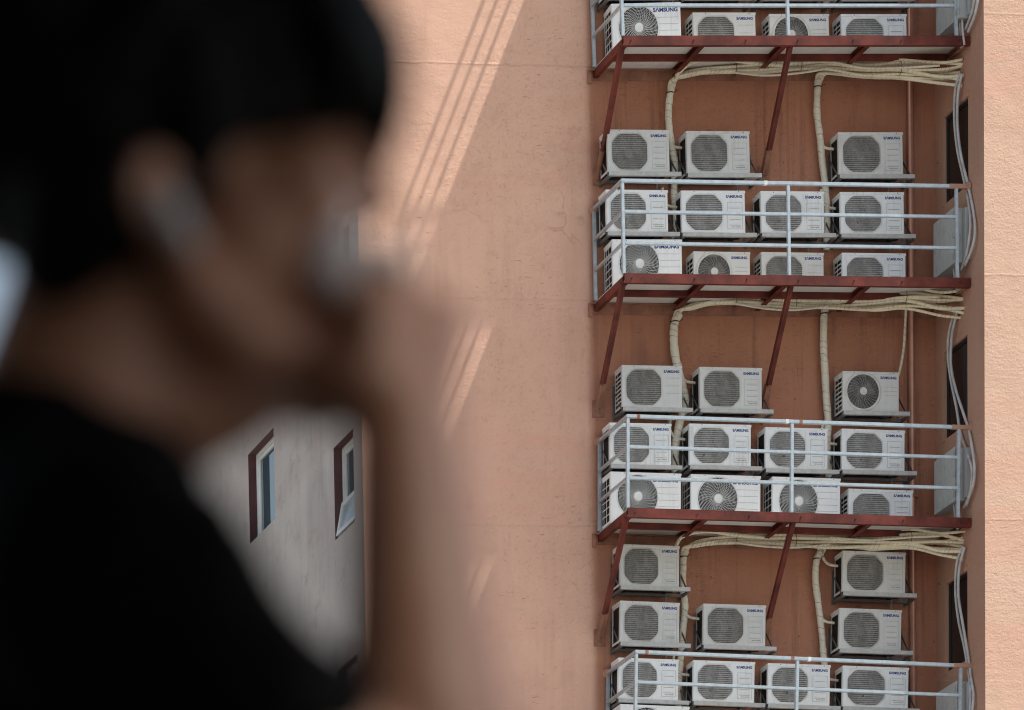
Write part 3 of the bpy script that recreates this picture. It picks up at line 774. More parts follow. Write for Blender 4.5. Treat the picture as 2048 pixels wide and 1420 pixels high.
# ------------------------------------------------------------------ pipework
def pipe_obj(name, label, cat, pts, r, mat, n=8, group=None, sub=8, jit=0.0):
    bm = bmesh.new(); P = spline(pts, sub)
    rs = [r*(1+rnd(-jit, jit)) for _ in P]
    tube(bm, P, rs, n); o = obj(name, bm, mat, None, smooth=True)
    return tag(o, label, cat, group)
def pipe_part(name, parent, pts, r, mat, n=8, sub=8, jit=0.06):
    bm = bmesh.new(); P = spline(pts, sub)
    tube(bm, P, [r*(1+rnd(-jit, jit)) for _ in P], n)
    return obj(name, bm, mat, parent, smooth=True)
def bundle(label, main, n1, drop1, r1, drop2, r2, n2, turn2, end_fan):
    """main: right end -> left, as (px, py, depth); the pipes then enter two taped drops"""
    t = thing('pipe_bundle', label, 'pipes', wl(*main[-1]), 'taped refrigerant pipe bundles')
    inv = Matrix.Translation(-Vector(t.location))
    def P(px, py, d): return inv @ wl(px, py, d)
    def fan(i, n, seq):
        pts = []; m = len(seq)
        for j, (px, py, d) in enumerate(seq):
            k = j/(m-1); s = (i/(n-1)-.5) if n > 1 else 0
            amp = end_fan*(1-k)**1.6 + 14*(1-k*.4)
            wob = math.sin(i*2.1 + j*1.9)*4.0 + rnd(-3, 3)
            pts.append(P(px + (rnd(-6, 6) if j == 0 else 0), py + s*amp + wob*(1-k), max(.05, d + .03*math.cos(i*1.9+j))))
        return pts
    for i in range(n1):
        seq = main + [(drop1[0][0], drop1[0][1], drop1[0][2])]
        pts = fan(i, n1, main)
        sx = (i/(n1-1)-.5)*(-14)
        pts += [P(drop1[0][0]+sx*.7, drop1[0][1]-6, .09), P(drop1[1][0]+sx*.35, drop1[1][1], .08)]
        pipe_part('insulated_pipe', t, pts, .0175+.004*(i % 2), M['tape'], 8, 8)
    for i in range(n2):
        seq = [m for m in main if m[0] > turn2+30]
        pts = fan(i, n2, [(a, b+14, max(.07, c-.06)) for a, b, c in seq])
        sx = (i/max(1, n2-1)-.5)*(-13)
        pts += [P(drop2[0][0]+16+sx, drop2[0][1]-14, .13), P(drop2[0][0]+2+sx*.8, drop2[0][1], .09), P(drop2[1][0]+sx*.35, drop2[1][1], .08)]
        pipe_part('insulated_pipe', t, pts, .017+.003*(i % 2), M['tape'], 8, 8)
    a = pipe_part('taped_drop', t, [P(*p) for p in drop1], r1, M['tape2'], 12, 8, .07)
    b = pipe_part('taped_drop', t, [P(*p) for p in drop2], r2, M['tape2'], 12, 8, .07)
    for o, (px, py, d), r in ((a, drop1[1], r1), (b, drop2[1], r2)):
        c = P(px, py-4, d); bm = bmesh.new()
        tube(bm, [c+Vector((0, 0, -.006)), c+Vector((0, 0, .006))], r*1.12, 12); bar(bm, c+Vector((r, -.02, 0)), c+Vector((r+.05, -.03, .03)), .006, .006)
        obj('tie', bm, M['tie'], o)
    for i in range(2):       # loose strands sagging out of the run
        j0 = 1 + 3*i
        pts = [P(px, py + (6 if i else -8) + (9*math.sin(math.pi*q/3)), d + .05) for q, (px, py, d) in enumerate(main[j0:j0+4])]
        pipe_part('insulated_pipe', t, pts, .014, M['tape2'] if i else M['tape'], 8, 8)
    for q in (2, 5, 7):
        px, py, d = main[q]; c = P(px, py, d); bm = bmesh.new()
        tube(bm, [c + Vector((.004*math.cos(a*.8), .075*math.cos(a*.785), .075*math.sin(a*.785))) for a in range(9)], .0035, 6)
        obj('tie', bm, M['tie'], t)
    return t
dz = .085
bundle('cream taped pipe bundle under the top platform, dropping in two legs',
       [(1930, 137, .86), (1880, 139, .74), (1800, 136, .56), (1730, 136, .42), (1660, 130, .34), (1600, 132, .30), (1530, 137, .26), (1470, 139, .22), (1410, 142, .16), (1368, 150, .12)], 5,
       [(1346, 168, dz), (1340, 190, dz), (1337, 235, dz), (1343, 290, dz), (1350, 330, dz), (1348, 385, dz), (1353, 440, dz), (1350, 480, dz)], .042,
       [(1636, 160, dz), (1635, 178, dz), (1634, 225, dz), (1640, 275, dz), (1644, 320, dz), (1650, 370, dz), (1654, 430, dz), (1653, 500, dz)], .042, 4, 1640, 26)
bundle('cream taped pipe bundle under the middle platform with the thickest left drop',
       [(1930, 603, .86), (1880, 602, .74), (1810, 594, .58), (1740, 602, .44), (1660, 606, .34), (1590, 606, .30), (1530, 603, .26), (1470, 601, .22), (1420, 604, .17), (1382, 614, .12)], 5,
       [(1358, 628, dz), (1349, 648, dz), (1348, 690, dz), (1355, 735, dz), (1366, 775, dz), (1370, 810, dz), (1358, 850, dz), (1350, 900, dz), (1351, 950, dz)], .051,
       [(1650, 616, dz), (1648, 632, dz), (1647, 690, dz), (1650, 745, dz), (1653, 800, dz), (1656, 845, dz), (1654, 900, dz), (1658, 960, dz)], .045, 3, 1655, 30)
bundle('cream taped pipe bundle under the lower platform, reaching down past five units',
       [(1930, 1083, .86), (1880, 1080, .74), (1820, 1075, .6), (1740, 1080, .44), (1660, 1083, .34), (1590, 1081, .30), (1530, 1079, .26), (1470, 1079, .22), (1425, 1082, .17), (1392, 1088, .12)], 4,
       [(1372, 1102, dz), (1367, 1118, dz), (1366, 1170, dz), (1370, 1215, dz), (1366, 1260, dz), (1362, 1310, dz), (1357, 1370, dz), (1356, 1425, dz)], .042,
       [(1640, 1104, dz), (1633, 1122, dz), (1631, 1160, dz), (1637, 1210, dz), (1643, 1260, dz), (1647, 1310, dz), (1650, 1340, dz)], .042, 4, 1645, 28)
bundle('cream taped pipe bundle at the very top edge behind the railing',
       [(1930, -330, .86), (1880, -331, .74), (1800, -334, .56), (1730, -334, .42), (1660, -340, .34), (1600, -338, .30), (1530, -333, .26), (1470, -331, .22), (1410, -328, .16), (1368, -320, .12)], 3,
       [(1346, -302, dz), (1340, -280, dz), (1343, -190, dz), (1350, -90, dz), (1352, 10, dz)], .045,
       [(1636, -310, dz), (1635, -290, dz), (1640, -200, dz), (1650, -90, dz), (1653, 10, dz)], .042, 2, 1640, 26)
# single runs
pipe_obj('insulated_pipe', 'thin taped pipe running down beside the drainpipe to the round-fan wall unit', 'pipe', [wl(1813, 606, .45), wl(1811, 640, .2), wl(1808, 690, .12), wl(1803, 725, .12), wl(1797, 752, .15)], .017, M['tape2'])
pipe_obj('insulated_pipe', 'thick cream pipe arching over the upper left unit beneath the lower platform', 'pipe', [wl(1352, 1092, .2), wl(1362, 1076, .25), wl(1385, 1066, .3), wl(1420, 1063, .34), wl(1470, 1070, .33), wl(1540, 1076, .30)], .022, M['tape'])
pipe_obj('insulated_pipe', 'cream pipe arching highest along the underside of the top platform', 'pipe', [wl(1352, 152, .12), wl(1375, 130, .26), wl(1405, 119, .36), wl(1450, 118, .38), wl(1500, 125, .34), wl(1570, 131, .30)], .024, M['tape'])
# pipe stubs from the drops into the units right of them
for (x0, x1, zb, h, where, word) in wall_units:
    if word in ('second from left', 'middle one', 'rightmost', 'right one') and not where.endswith('above the top platform'):
        a = Vector((x0-.15, YW-.09, zb+h*.98)); c = Vector((x0+.03, YW-.16, zb+h*.72))
        if 'round' in where or (where == row_d and word == 'right one'): continue
        pipe_obj('pipe_stub', f'short taped feed pipe, {word} {where}', 'pipe',
                 [a+Vector((.0, 0, .12)), a, a+Vector((.06, -.02, -.09)), c], .017, M['tape2'], 8, 'short pipes feeding wall units')
    hx = x1-.09 if word != 'third from left' else x1-.12
    if where.endswith('above the top platform'): continue
    ln = .34 if where in (row_b, row_d, row_g) else .42
    pipe_obj('drain_hose', f'grey drain hose, {word} {where}', 'hose',
             [Vector((hx, YW-.13, zb-.03)), Vector((hx+.004, YW-.10, zb-.10)), Vector((hx-.012, YW-.08, zb-ln*.6)), Vector((hx-.02+rnd(-.05, .02), YW-.07, zb-ln))], .012, M['hose'], 8, 'drain hoses below wall units')

# white conduits on the wing side
XC = XE - .045
def conduits(lv, c1, c2):
    for c, w in ((c1, 'left'), (c2, 'right')):
        pipe_obj('conduit', f'white flexible conduit, {w} of the pair {lv}', 'conduit', [atx(px, py, XC - .02*math.sin(i)) for i, (px, py) in enumerate(c)], .0175, M['conduit'], 10, 'white conduits on the recess wall')
conduits('beside the upper dark window', [(1921, 146), (1911, 178), (1909, 240), (1915, 300), (1927, 355), (1937, 405), (1941, 450), (1935, 500), (1923, 540)],
         [(1924, 148), (1916, 190), (1915, 250), (1922, 310), (1936, 370), (1947, 425), (1950, 465), (1943, 500), (1929, 532)])
conduits('beside the middle dark window', [(1911, 622), (1899, 660), (1896, 710), (1902, 760), (1913, 815), (1921, 865), (1934, 905), (1944, 940), (1940, 985), (1928, 1016)],
         [(1914, 624), (1904, 670), (1902, 730), (1912, 780), (1928, 830), (1938, 862), (1944, 895), (1949, 935), (1946, 970), (1932, 1012)])
conduits('beside the lowest dark window', [(1926, 1092), (1914, 1125), (1911, 1180), (1917, 1240), (1929, 1295), (1936, 1340), (1941, 1380), (1940, 1428)],
         [(1929, 1094), (1919, 1135), (1917, 1190), (1926, 1250), (1936, 1310), (1942, 1355), (1947, 1390), (1944, 1428)])
conduits('at the top right beside the railing end', [(1946, -60), (1950, -20), (1945, 20), (1930, 62)], [(1951, -60), (1956, -15), (1950, 28), (1936, 64)])

# painted drainpipe on the wall
bm = bmesh.new()
xa = wl(1818, 300).x
tube(bm, [(xa, YW-.05, 0), (xa, YW-.05, Z_TOP-.5)], .042, 14)
dp = tag(obj('drainpipe', bm, M['drainpipe'], None, smooth=True), 'peach painted drainpipe running up the recess wall', 'drainpipe')
for k in range(1, 9):
    z = ZP[1]-k*ZP[1]/8 + .9
    bm = bmesh.new(); tube(bm, [(xa, YW-.05, z-.02), (xa, YW-.05, z+.02)], .05, 14); box(bm, (xa-.09, YW-.05, z-.012), (xa+.09, YW-.003, z+.012)); obj('pipe_clip', bm, M['drainpipe'], dp)

# grey electrical boxes
XB = XE - .16
def ebox(label, TL, TR, BR, BL):
    p = [atx(*q, XB) for q in (TL, TR, BR, BL)]
    y1 = (p[0].y+p[3].y)/2; y0 = (p[1].y+p[2].y)/2; zt = (p[0].z+p[1].z)/2; zb = (p[2].z+p[3].z)/2
    t = thing('electrical_box', label, 'electrical box', (XE, (y0+y1)/2, zb), 'grey electrical boxes in the recess')
    a, b, H = y0-(y0+y1)/2, y1-(y0+y1)/2, zt-zb
    bm = bmesh.new(); box(bm, (-.155, a+.006, .006), (-.002, b-.006, H-.006), .004); obj('box_body', bm, M['ebox'], t)
    bm = bmesh.new(); box(bm, (-.178, a, 0), (-.158, b, H), .004); dr = obj('door', bm, M['ebox'], t)
    for z in (.12, .5, .88):
        bm = bmesh.new(); tube(bm, [(-.178, a-.006, H*z-.035), (-.178, a-.006, H*z+.035)], .011, 8); box(bm, (-.19, a-.004, H*z-.03), (-.1785, a+.03, H*z+.03), .002); obj('hinge', bm, M['ebox2'], dr)
    bm = bmesh.new(); box(bm, (-.186, b-.06, H*.5-.04), (-.1785, b-.03, H*.5+.04), .003); obj('latch', bm, M['ebox2'], dr)
    bm = bmesh.new(); box(bm, (-.075, a-.10, .02), (-.003, a-.03, H*.95), .004); obj('side_panel', bm, M['ebox2'], t)
    bm = bmesh.new()
    for i in range(3): tube(bm, spline([(-.10, a+.06+i*.07, .0), (-.10, a+.05+i*.06, -.12), (-.09, a+.02+i*.05, -.3)], 5), .014, 8)
    obj('cable_tails', bm, M['conduit'], t)
ebox('grey electrical box with hinged door below the upper dark window', (1869.5, 446), (1911, 416), (1911, 531), (1869.5, 554))
ebox('grey electrical box with hinged door below the middle dark window', (1871, 925), (1912, 892), (1912, 1004), (1871, 1028))
ebox('grey electrical box cut by the bottom edge below the lowest window', (1874.6, 1384), (1916, 1364), (1916, 1478), (1874.6, 1500))
ebox('grey electrical box cut by the top edge of the photo', (1875, -44), (1919, -68), (1919, 40), (1875, 72))

# ------------------------------------------------------------------ ground
bm = bmesh.new(); S = 3000
quad(bm, (-S, -S, 0), (S, -S, 0), (S, S, 0), (-S, S, 0))
g = obj('ground', bm, M['ground']); g['kind'] = 'structure'

# ------------------------------------------------------------------ person in the foreground
bm = bmesh.new(); quad(bm, (-60, -14, .004), (60, -14, .004), (60, 12, .004), (-60, 12, .004))
rd = obj('added_road', bm, plain('asphalt', (.05, .05, .05), .9, var=.2, scale=3)); rd['kind'] = 'structure'  # dark ground strip added to cut light bouncing up onto the person
YPERS = 2.75
def pp(px, py, dy=0.0): return at(px, py, YPERS + dy)
PXM = (pp(401, 500) - pp(300, 500)).length / 101        # metres per photo pixel at the person
def ball(bm, c, r, axes=None, sub=2):
    """sphere, or an ellipsoid with axes = (three orthogonal vectors scaled to their radii)"""
    if axes is None: m = Matrix.Translation(c) @ Matrix.Scale(r, 4)
    else:
        m = Matrix.Identity(4)
        for i, a in enumerate(axes):
            for j in range(3): m[j][i] = a[j]
        m.translation = c
    bmesh.ops.create_icosphere(bm, subdivisions=sub, radius=1, matrix=m)
def limb(bm, chain, n=20):
    """tapered capsule chain: [(point, radius), ...]"""
    for (p, r) in chain: ball(bm, p, r)
    for (p, r), (q, s) in zip(chain, chain[1:]):
        d = q - p
        if d.length < 1e-6: continue
        z = d.normalized(); a = Vector((0, 0, 1)) if abs(z.z) < .9 else Vector((1, 0, 0))
        x = z.cross(a).normalized(); y = z.cross(x)
        A = [bm.verts.new(p + (x*math.cos(2*math.pi*k/n) + y*math.sin(2*math.pi*k/n))*r) for k in range(n)]
        B = [bm.verts.new(q + (x*math.cos(2*math.pi*k/n) + y*math.sin(2*math.pi*k/n))*s) for k in range(n)]
        for k in range(n): bm.faces.new((A[k], A[(k+1) % n], B[(k+1) % n], B[k]))
        bm.faces.new(A[::-1]); bm.faces.new(B)
def fuse(name, bm, voxel, mat, parent=None, smooth=4, noise_amp=0.0, nscale=20):
    """union of the overlapping volumes as one continuous, smoothed surface"""
    bmesh.ops.recalc_face_normals(bm, faces=bm.faces)
    me = bpy.data.meshes.new(name); bm.to_mesh(me); bm.free()
    o = bpy.data.objects.new(name, me); COL.objects.link(o)
    md = o.modifiers.new('r', 'REMESH'); md.mode = 'VOXEL'; md.voxel_size = voxel; md.use_smooth_shade = True
    if smooth:
        sm = o.modifiers.new('s', 'SMOOTH'); sm.factor = .5; sm.iterations = smooth
    dg = bpy.context.evaluated_depsgraph_get(); dg.update()
    m2 = bpy.data.meshes.new_from_object(o.evaluated_get(dg)); m2.name = name
    bpy.data.objects.remove(o); bpy.data.meshes.remove(me)
    if noise_amp:
        from mathutils import noise as mn
        for v in m2.vertices:
            v.co = v.co + v.normal*(mn.fractal(v.co*nscale, 1, 2, 3)*noise_amp)
    m2.materials.clear(); m2.materials.append(mat)
    for p in m2.polygons: p.use_smooth = True
    o = bpy.data.objects.new(name, m2); COL.objects.link(o)
    if parent: o.parent = parent
    return o
def skin_mat():
    m, nt, b = newmat('skin'); co = geo_pos(nt)
    c = mixc(nt, ramp(nt, noise(nt, co, 18, 5, .6), .3, .7), (.42, .19, .11), (.48, .23, .14))
    nt.links.new(c, b.inputs['Base Color']); b.inputs['Roughness'].default_value = .5
    b.inputs['Subsurface Weight'].default_value = .15; b.inputs['Subsurface Radius'].default_value = (.012, .004, .002); b.inputs['Subsurface Scale'].default_value = 1.0
    bump(nt, b, noise(nt, co, 260, 3, .6), .15, .002)
    return m
M['skin'] = skin_mat()
M['hair'] = plain('black_hair', (.006, .0055, .0055), .65, var=.3, scale=60, spec=.12)
M['cloth'] = plain('black_shirt', (.006, .006, .0065), .9, var=.2, scale=40, spec=.06, bmp=.3)
M['trousers'] = plain('dark_trousers', (.03, .032, .04), .9, var=.2, scale=40, spec=.1)
M['shoe'] = plain('shoe_rubber', (.06, .06, .06), .7)
M['bud'] = plain('white_earbud', (.86, .85, .86), .25, var=.03)
M['tissue'] = plain('white_tissue', (.95, .85, .82), .9, var=.05, scale=30, bmp=.4)
M['eye'] = plain('eye_white', (.55, .52, .5), .3); M['iris'] = plain('brown_iris', (.02, .012, .008), .2)
M['lip'] = plain('lips', (.30, .12, .10), .5)

fa = math.radians(2); pt = math.radians(17)             # head turned a little to the camera, chin slightly lifted
hf = Vector((math.cos(fa)*math.cos(pt), -math.sin(fa)*math.cos(pt), math.sin(pt)))
hr = Vector((-math.sin(fa), -math.cos(fa), 0)); hu = hr.cross(hf) * -1
if hu.z < 0: hu = -hu
HC = pp(288, 430)
def h(f, r, u): return HC + hf*(f*1.05) + hr*r + hu*u
def ax(a, b, c): return (hf*a, hr*b, hu*c)
body = bmesh.new()
# skull, brow, cheeks, jaw, chin, nose, ears
ball(body, h(.004, 0, .044), 0, ax(.092, .077, .085))
ball(body, h(.050, 0, .036), 0, ax(.055, .062, .058))
ball(body, h(.035, 0, -.030), 0, ax(.062, .062, .060))
for s in (1, -1):
    ball(body, h(.066, s*.036, -.022), .027)                            # cheekbone
    limb(body, [(h(-.008, s*.058, -.050), .017), (h(.012, s*.052, -.082), .018), (h(.075, s*.014, -.108), .017)])   # jaw line
    ball(body, h(.084, s*.026, .016), .018)                             # brow
    # ear: rim, lobe, bowl
    e = lambda f, u, r=.0: h(-.012+f*.86, s*(.074+r), -.024+u*.86)
    limb(body, [(e(.010, -.030), .006), (e(-.006, -.012, .006), .0065), (e(-.020, .010, .013), .0065), (e(-.016, .028, .015), .0065), (e(.000, .034, .010), .006), (e(.012, .022, .004), .005)], 10)
    ball(body, e(-.004, .006, .001), 0, (hf*.015, hr*.008, hu*.026))
limb(body, [(h(.060, 0, -.075), .030), (h(.078, 0, -.108), .019)])      # mouth mound, chin
limb(body, [(h(.096, 0, .022), .013), (h(.106, 0, -.010), .013), (h(.114, 0, -.028), .013)])   # nose
for s in (1, -1): ball(body, h(.098, s*.013, -.032), .009)
limb(body, [(h(.094, 0, -.062), .009), (h(.093, 0, -.072), .009)])
# neck and torso under the shirt
n1, n2 = h(-.047, 0, -.055), pp(98, 960)
limb(body, [(h(-.010, 0, -.01), .056), (n1, .053), (n1.lerp(n2, .6), .056), (n2, .066)])
limb(body, [(h(.02, 0, -.085), .038), (n1.lerp(n2, .55)+Vector((.012, 0, 0)), .048)])
SHn, SHf = pp(190, 1165, -.165), pp(120, 1090, .19)
chest = pp(90, 1480, 0.0); waist = Vector((chest.x-.01, chest.y, chest.z-.32)); hip = Vector((waist.x, waist.y, waist.z-.17))
limb(body, [(pp(150, 1010, -.03), .05), (SHn, .048)]); limb(body, [(pp(120, 1000, .03), .05), (SHf, .048)])
ball(body, chest, 0, (Vector((.10, 0, 0)), Vector((0, .155, 0)), Vector((0, 0, .13)))); ball(body, waist, 0, (Vector((.09, 0, 0)), Vector((0, .135, 0)), Vector((0, 0, .20)))); ball(body, hip, 0, (Vector((.10, 0, 0)), Vector((0, .155, 0)), Vector((0, 0, .12))))
# near (right) arm: raised to the nose
EL = pp(878, 1800, -.215); WR = pp(812, 880, -.070)
limb(body, [(SHn, .050), (SHn.lerp(EL, .5), .045), (EL, .040), (EL.lerp(WR, .28), .046), (EL.lerp(WR, .62), .036), (WR, .029)])
# far arm hangs
EF = SHf + Vector((-.05, .05, -.29)); WF = EF + Vector((.07, .01, -.25))
limb(body, [(SHf, .048), (SHf.lerp(EF, .5), .043), (EF, .036), (EF.lerp(WF, .3), .039), (WF, .026)])
def hand(W, up, back, side, curl, size=1.0, thumb=(.5, .3)):
    """W wrist, up = along the palm, back = back of the hand, side = towards the thumb"""
    S = size
    K = [W + up*(.085*S - abs(i-1.2)*.004) + side*(.031-.021*i)*S for i in range(4)]
    for i, k in enumerate(K): limb(body, [(W + up*.012 + side*(.012-.008*i), .0165*S), (W.lerp(k, .55) + back*.002, .0150*S), (k, .0118*S)], 12)
    for i, k in enumerate(K):
        ln = (.040, .046, .043, .033)[i]*S; a = 0; p = k; ch = [(k, .0105*S)]
        for j, f in enumerate((1.0, .66, .52)):
            a += curl[j]*(1 + .06*i)
            d = up*math.cos(a) - back*math.sin(a)
            p = p + d*ln*f; ch.append((p, (.0092, .0083, .0070)[j]*S))
        limb(body, ch, 12)
    t0 = W + up*.022 + side*.024*S - back*.006; 
    t1 = t0 + (up*.55 + side*.45 - back*.55).normalized()*.040*S; t2 = t1 + (up*thumb[0] - back*thumb[1] + side*.12).normalized()*.033*S; t3 = t2 + (up*thumb[0]*.6 - back*(thumb[1]+.3)).normalized()*.024*S
    limb(body, [(t0, .0165*S), (t1, .0115*S), (t2, .0100*S), (t3, .0080*S)], 12)
    return t3
fu = (pp(795, 685, -.045) - WR).normalized()
hb = Vector((.34, -.94, .05)); hb = (hb - fu*hb.dot(fu)).normalized(); hs = fu.cross(hb)
if hs.x > 0: hs = -hs                                                     # thumb towards the face, back of the hand to the camera
hand(WR + fu*.004, fu, hb, hs, (1.35, 1.25, .6), 1.08, thumb=(.85, .35))
fd = Vector((.1, 0, -1)).normalized(); hand(WF, fd, Vector((.2, .97, 0)).normalized(), Vector((.97, -.2, .1)).normalized(), (.25, .35, .25))
# legs
ground_z = .075
for s in (-1, 1):
    y = hip.y + s*.095
    limb(body, [(Vector((hip.x, y, hip.z-.02)), .085), (Vector((hip.x+.01, y, hip.z*.53)), .055), (Vector((hip.x-.005, y, hip.z*.40)), .056), (Vector((hip.x-.015, y, .09)), .036)])
person = fuse('person', body, .006, M['skin'], None, 3)
tag(person, 'blurred person in profile with black hair and black shirt, hand raised to the nose', 'person')
# eyes, lips
for s in (1, -1):
    b = bmesh.new(); ball(b, h(.073, s*.031, .0), .0125); eo = obj('eye', b, M['eye'], person, True)
    b = bmesh.new(); ball(b, h(.0815, s*.031, .0), .0055); obj('iris', b, M['iris'], eo, True)
b = bmesh.new(); limb(b, [(h(.086, .020, -.067), .003), (h(.101, 0, -.063), .0042), (h(.086, -.020, -.067), .003)], 8); limb(b, [(h(.086, .019, -.068), .003), (h(.100, 0, -.072), .0048), (h(.086, -.019, -.068), .003)], 8)
obj('lips', b, M['lip'], person, True)
# hair: thick cap, heavy fringe over the brow, sideburns, nape
hb_ = bmesh.new()
ball(hb_, h(-.002, 0, .066), 0, ax(.112, .092, .090)); ball(hb_, h(-.030, 0, .055), 0, ax(.080, .080, .060))
ball(hb_, h(.050, 0, .092), 0, ax(.080, .080, .056))
limb(hb_, [(h(-.032, .0, .015), .042), (h(-.030, 0, -.020), .028)])
for s in (1, -1):
    limb(hb_, [(h(-.034, s*.040, .002), .028), (h(-.030, s*.030, -.026), .019)])
    limb(hb_, [(h(.028, s*.066, .060), .022), (h(.030, s*.071, .012), .014)]); limb(hb_, [(h(.052, s*.060, .062), .024), (h(.056, s*.066, .010), .014)]); limb(hb_, [(h(.074, s*.045, .066), .024), (h(.086, s*.054, .008), .014)])
    limb(hb_, [(h(.020, s*.068, .045), .022), (h(.014, s*.071, .004), .014), (h(.010, s*.070, -.018), .009)])
limb(hb_, [(pp(150, 380, .0), .045), (pp(112, 430, .0), .031), (pp(100, 500, 0), .020)]); limb(hb_, [(pp(170, 410, -.05), .040), (pp(120, 490, -.048), .030), (pp(98, 535, -.03), .019)]); limb(hb_, [(pp(210, 400, -.06), .034), (pp(180, 470, -.058), .022)])
rs = random.Random(3)
for i in range(34):
    t = i/33; a = (t-.5)*2.3
    f0, r0 = .068*math.cos(a)+.020, .074*math.sin(a)
    dn = -.004 + rs.uniform(-.012, .012) + .012*abs(a)
    limb(hb_, [(h(f0*.9+.01, r0*.95, .098), .018), (h(f0+.034, r0*1.08, .080), .016), (h(f0+.046+rs.uniform(-.004, .004), r0*1.1, dn+.022), .011), (h(f0+.045, r0*1.08+rs.uniform(-.005, .005), dn), .005)], 8)
for i in range(60):   # loose tufts so that the outline is not smooth
    a, e = rs.uniform(0, 6.28), rs.uniform(.05, 1.5)
    d = Vector((math.cos(a)*math.cos(e), math.sin(a)*math.cos(e), math.sin(e)))
    p = h(-.002+d.x*.106, d.y*.088, .066+d.z*.085); q = h(-.012+d.x*.114, d.y*.095, .058+d.z*.094)
    limb(hb_, [(p, .014), (q, .006)], 8)
hair = fuse('hair', hb_, .0058, M['hair'], person, 1, .002, 60)
# shirt with short sleeves
sb = bmesh.new()
limb(sb, [(pp(80, 985, .0), .054), (pp(150, 1085, -.03), .066), (pp(195, 1150, -.10), .066), (SHn, .066)])
limb(sb, [(pp(60, 1000, .03), .052), (SHf, .060)]); limb(sb, [(pp(60, 1010, -.01), .054), (SHn, .066)]); limb(sb, [(pp(60, 1080, -.02), .085), (pp(120, 1300, 0), .11)])
limb(sb, [(pp(40, 1000, .0), .052), (pp(20, 1130, 0), .085)])
ball(sb, chest+Vector((-.005, 0, 0)), 0, (Vector((.122, 0, 0)), Vector((0, .178, 0)), Vector((0, 0, .15))))
ball(sb, waist, 0, (Vector((.118, 0, 0)), Vector((0, .160, 0)), Vector((0, 0, .23)))); ball(sb, hip+Vector((0, 0, .05)), 0, (Vector((.125, 0, 0)), Vector((0, .175, 0)), Vector((0, 0, .12))))
SE = SHn.lerp(EL, .52); limb(sb, [(SHn, .066), (SHn.lerp(EL, .25), .062), (SE, .057)])
SFE = SHf.lerp(EF, .6); limb(sb, [(SHf, .060), (SFE, .056)])
shirt = fuse('shirt', sb, .008, M['cloth'], person, 4, .012, 11)
tb = bmesh.new()
ball(tb, hip+Vector((0, 0, -.01)), 0, (Vector((.118, 0, 0)), Vector((0, .170, 0)), Vector((0, 0, .13))))
for s in (-1, 1):
    y = hip.y + s*.095
    limb(tb, [(Vector((hip.x, y, hip.z-.03)), .100), (Vector((hip.x+.01, y, hip.z*.52)), .075), (Vector((hip.x-.010, y, .13)), .062)])
fuse('trousers', tb, .011, M['trousers'], person, 4, .006, 14)
for s in (-1, 1):
    y = hip.y + s*.095; b = bmesh.new()
    limb(b, [(Vector((hip.x-.05, y, .045)), .042), (Vector((hip.x+.06, y, .042)), .040), (Vector((hip.x+.14, y, .036)), .034)])
    ball(b, Vector((hip.x-.02, y, .09)), .045)
    fuse('shoe', b, .007, M['shoe'], person, 3)
# earbud (worn) and tissue (held)
b = bmesh.new()
E0 = h(-.015, .087, -.021)
limb(b, [(h(-.015, .080, -.021), .008), (E0, .0088)], 14)
limb(b, [(E0+hr*.002, .0058), (h(-.013, .090, -.030), .0056), (h(-.009, .090, -.040), .0050)], 14)
tag(fuse('earbud', b, .0016, M['bud'], None, 2), 'small white wireless earbud in the ear of the blurred person', 'earbud')
tb = bmesh.new()
c0 = pp(672, 500, -.02)
for k, (px, py, dy, a, b2, c) in enumerate(((652, 495, -.035, .013, .020, .020), (668, 555, -.045, .014, .020, .015), (672, 445, -.02, .009, .014, .012), (735, 540, -.04, .022, .018, .008))):
    ball(tb, pp(px, py, dy), 0, (Vector((a, 0, .004)), Vector((0, b2, 0)), Vector((-.003, 0, c))), 4)
ts = fuse('tissue', tb, .004, M['tissue'], None, 1, .007, 55)
tag(ts, 'crumpled white tissue held to the nose of the blurred person', 'tissue')

# sunshade above the person, added out of view to dim and shape the light
t = thing('sunblocker', 'added dark sunshade over the blurred person, above the photo', 'sunblocker', (-.6, 2.6, 0))
M['blocker'] = plain('blocker_cloth', (.05, .05, .05), .8)
bm = bmesh.new()
SX0, SX1, SY0, SY1, SZ = -1.8, 1.055, -.2, 3.35, 2.10
c = [Vector((SX0, SY0, SZ)), Vector((SX1, SY0, SZ)), Vector((SX1, SY1, SZ)), Vector((SX0, SY1, SZ))]; top = Vector(((SX0+SX1)/2, (SY0+SY1)/2, SZ+.45))
off = Vector(t.location)
for i in range(4):
    vz = Vector((0, 0, (.40, .10, .10, .40)[i])); quad(bm, c[i]-off, c[(i+1) % 4]-off, c[(i+1) % 4]-off-vz, c[i]-off-vz)
    f = bm.faces.new([bm.verts.new(v-off) for v in (c[i], c[(i+1) % 4], top)])
obj('blocker', bm, M['blocker'], t)
bm = bmesh.new(); box(bm, (SX0-off.x, -1.32-off.y, 0), (2.0-off.x, -1.28-off.y, 2.6)); box(bm, (SX0-off.x-.3, -1.32-off.y, 0), (SX0-off.x-.26, 2.2-off.y, 2.6))
obj('side_blocker', bm, M['blocker'], t)  # dark sheets added out of view to keep skylight off the face
bm = bmesh.new()
for i in range(110): box(bm, (SX1-off.x+.002+i*.004, SY0-off.y, SZ-.012), (SX1-off.x+.00525+i*.004, SY1-off.y-.02, SZ-.0117))
obj('dimming_slats', bm, M['blocker'], t)  # fine slats added so only part of the sun reaches the forearm
bm = bmesh.new(); x = (SX0+SX1)/2 - off.x; tube(bm, [(-.7, -.5, 0), (-.7, -.5, SZ-.05), (x, top.y-off.y, SZ+.42)], .025, 12); obj('pole', bm, M['blocker'], t)
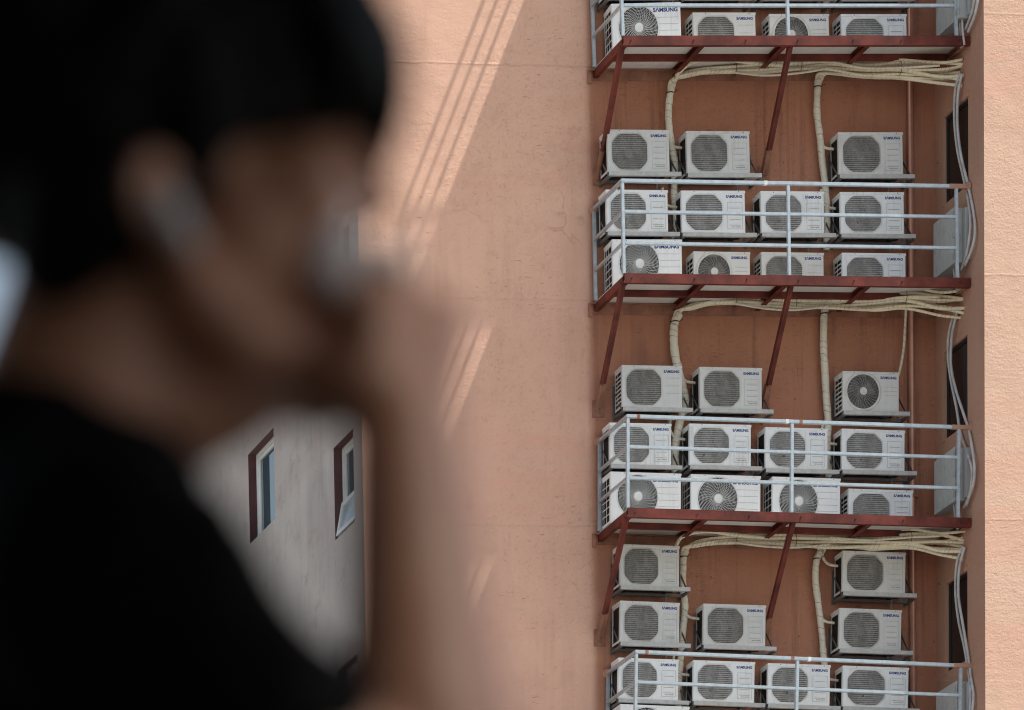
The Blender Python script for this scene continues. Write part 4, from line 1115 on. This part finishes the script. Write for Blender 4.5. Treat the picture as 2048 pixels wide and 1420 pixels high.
bm = bmesh.new(); tube(bm, [(-.7, -.5, .0), (-.7, -.5, .08)], .25, 24); obj('base', bm, M['blocker'], t)

print('LM', {k: tuple(round(v) for v in proj(p)) for k, p in dict(nose=h(.115,0,-.03), chin=h(.085,0,-.125), ear=h(-.010,.08,-.02), crown=h(-.02,0,.155), HC=HC, EL=EL, SHn=SHn).items()}, 'arm', EL, WR, h(.12,0,0), SHn, 'crown z', h(0,0,.14).z, 'hip', hip.z)

# ------------------------------------------------------------------ light
rail = Vector((XP0[0], YW-D_PLAT+.026, ZP[0]+HR-.026 + TILT[0]*(XP0[0]-XE)/2))
land = wl(806, 430)
sun_dir = (rail - land).normalized()          # towards the sun
print('sun', sun_dir, 'elev', math.degrees(math.asin(sun_dir.z)))
SUN, SKY = 5.4, .184
ld = bpy.data.lights.new('sun', 'SUN'); ld.energy = SUN; ld.angle = math.radians(.55); ld.color = (.98, 1, .955)
lo = bpy.data.objects.new('sun', ld); COL.objects.link(lo); lo.rotation_euler = sun_dir.to_track_quat('Z', 'Y').to_euler(); lo.location = (20, 20, 60)
w = bpy.data.worlds.new('World'); scene.world = w; w.use_nodes = True
nt = w.node_tree; bg = nt.nodes['Background']
sky = nt.nodes.new('ShaderNodeTexSky'); sky.sky_type = 'NISHITA'; sky.sun_disc = False
sky.sun_elevation = math.asin(sun_dir.z); sky.sun_rotation = math.atan2(sun_dir.x, sun_dir.y)
sky.dust_density = 1.6; sky.air_density = 1.2
warm = mixc(nt, 1.0, sky.outputs[0], (1.22, 1.05, .90), 'MULTIPLY'); nt.links.new(warm, bg.inputs[0]); bg.inputs[1].default_value = SKY

# ------------------------------------------------------------------ camera
cd = bpy.data.cameras.new('camera'); cam = bpy.data.objects.new('camera', cd); COL.objects.link(cam)
cd.sensor_fit = 'HORIZONTAL'; cd.sensor_width = 36; cd.lens = F/2048*36
cd.shift_x = (1024-PX)/2048; cd.shift_y = (PY-710)/2048
cd.clip_start = .1; cd.clip_end = 6000
mw = Matrix.Identity(4)
for i, v in enumerate((R_, U_, -F_)):
    for j in range(3): mw[j][i] = v[j]
mw.translation = CAM; cam.matrix_world = mw
cd.dof.use_dof = True
cd.dof.focus_distance = (wl(1500, 700, .4)-CAM).dot(F_); cd.dof.aperture_fstop = 6.2
scene.camera = cam
scene.view_settings.view_transform = 'Standard'; scene.view_settings.look = 'None'
scene.view_settings.exposure = 0; scene.view_settings.gamma = 1
scene.render.engine = 'CYCLES'
scene.cycles.use_denoising = True
scene.cycles.max_bounces = 8
scene.cycles.filter_width = 1.1
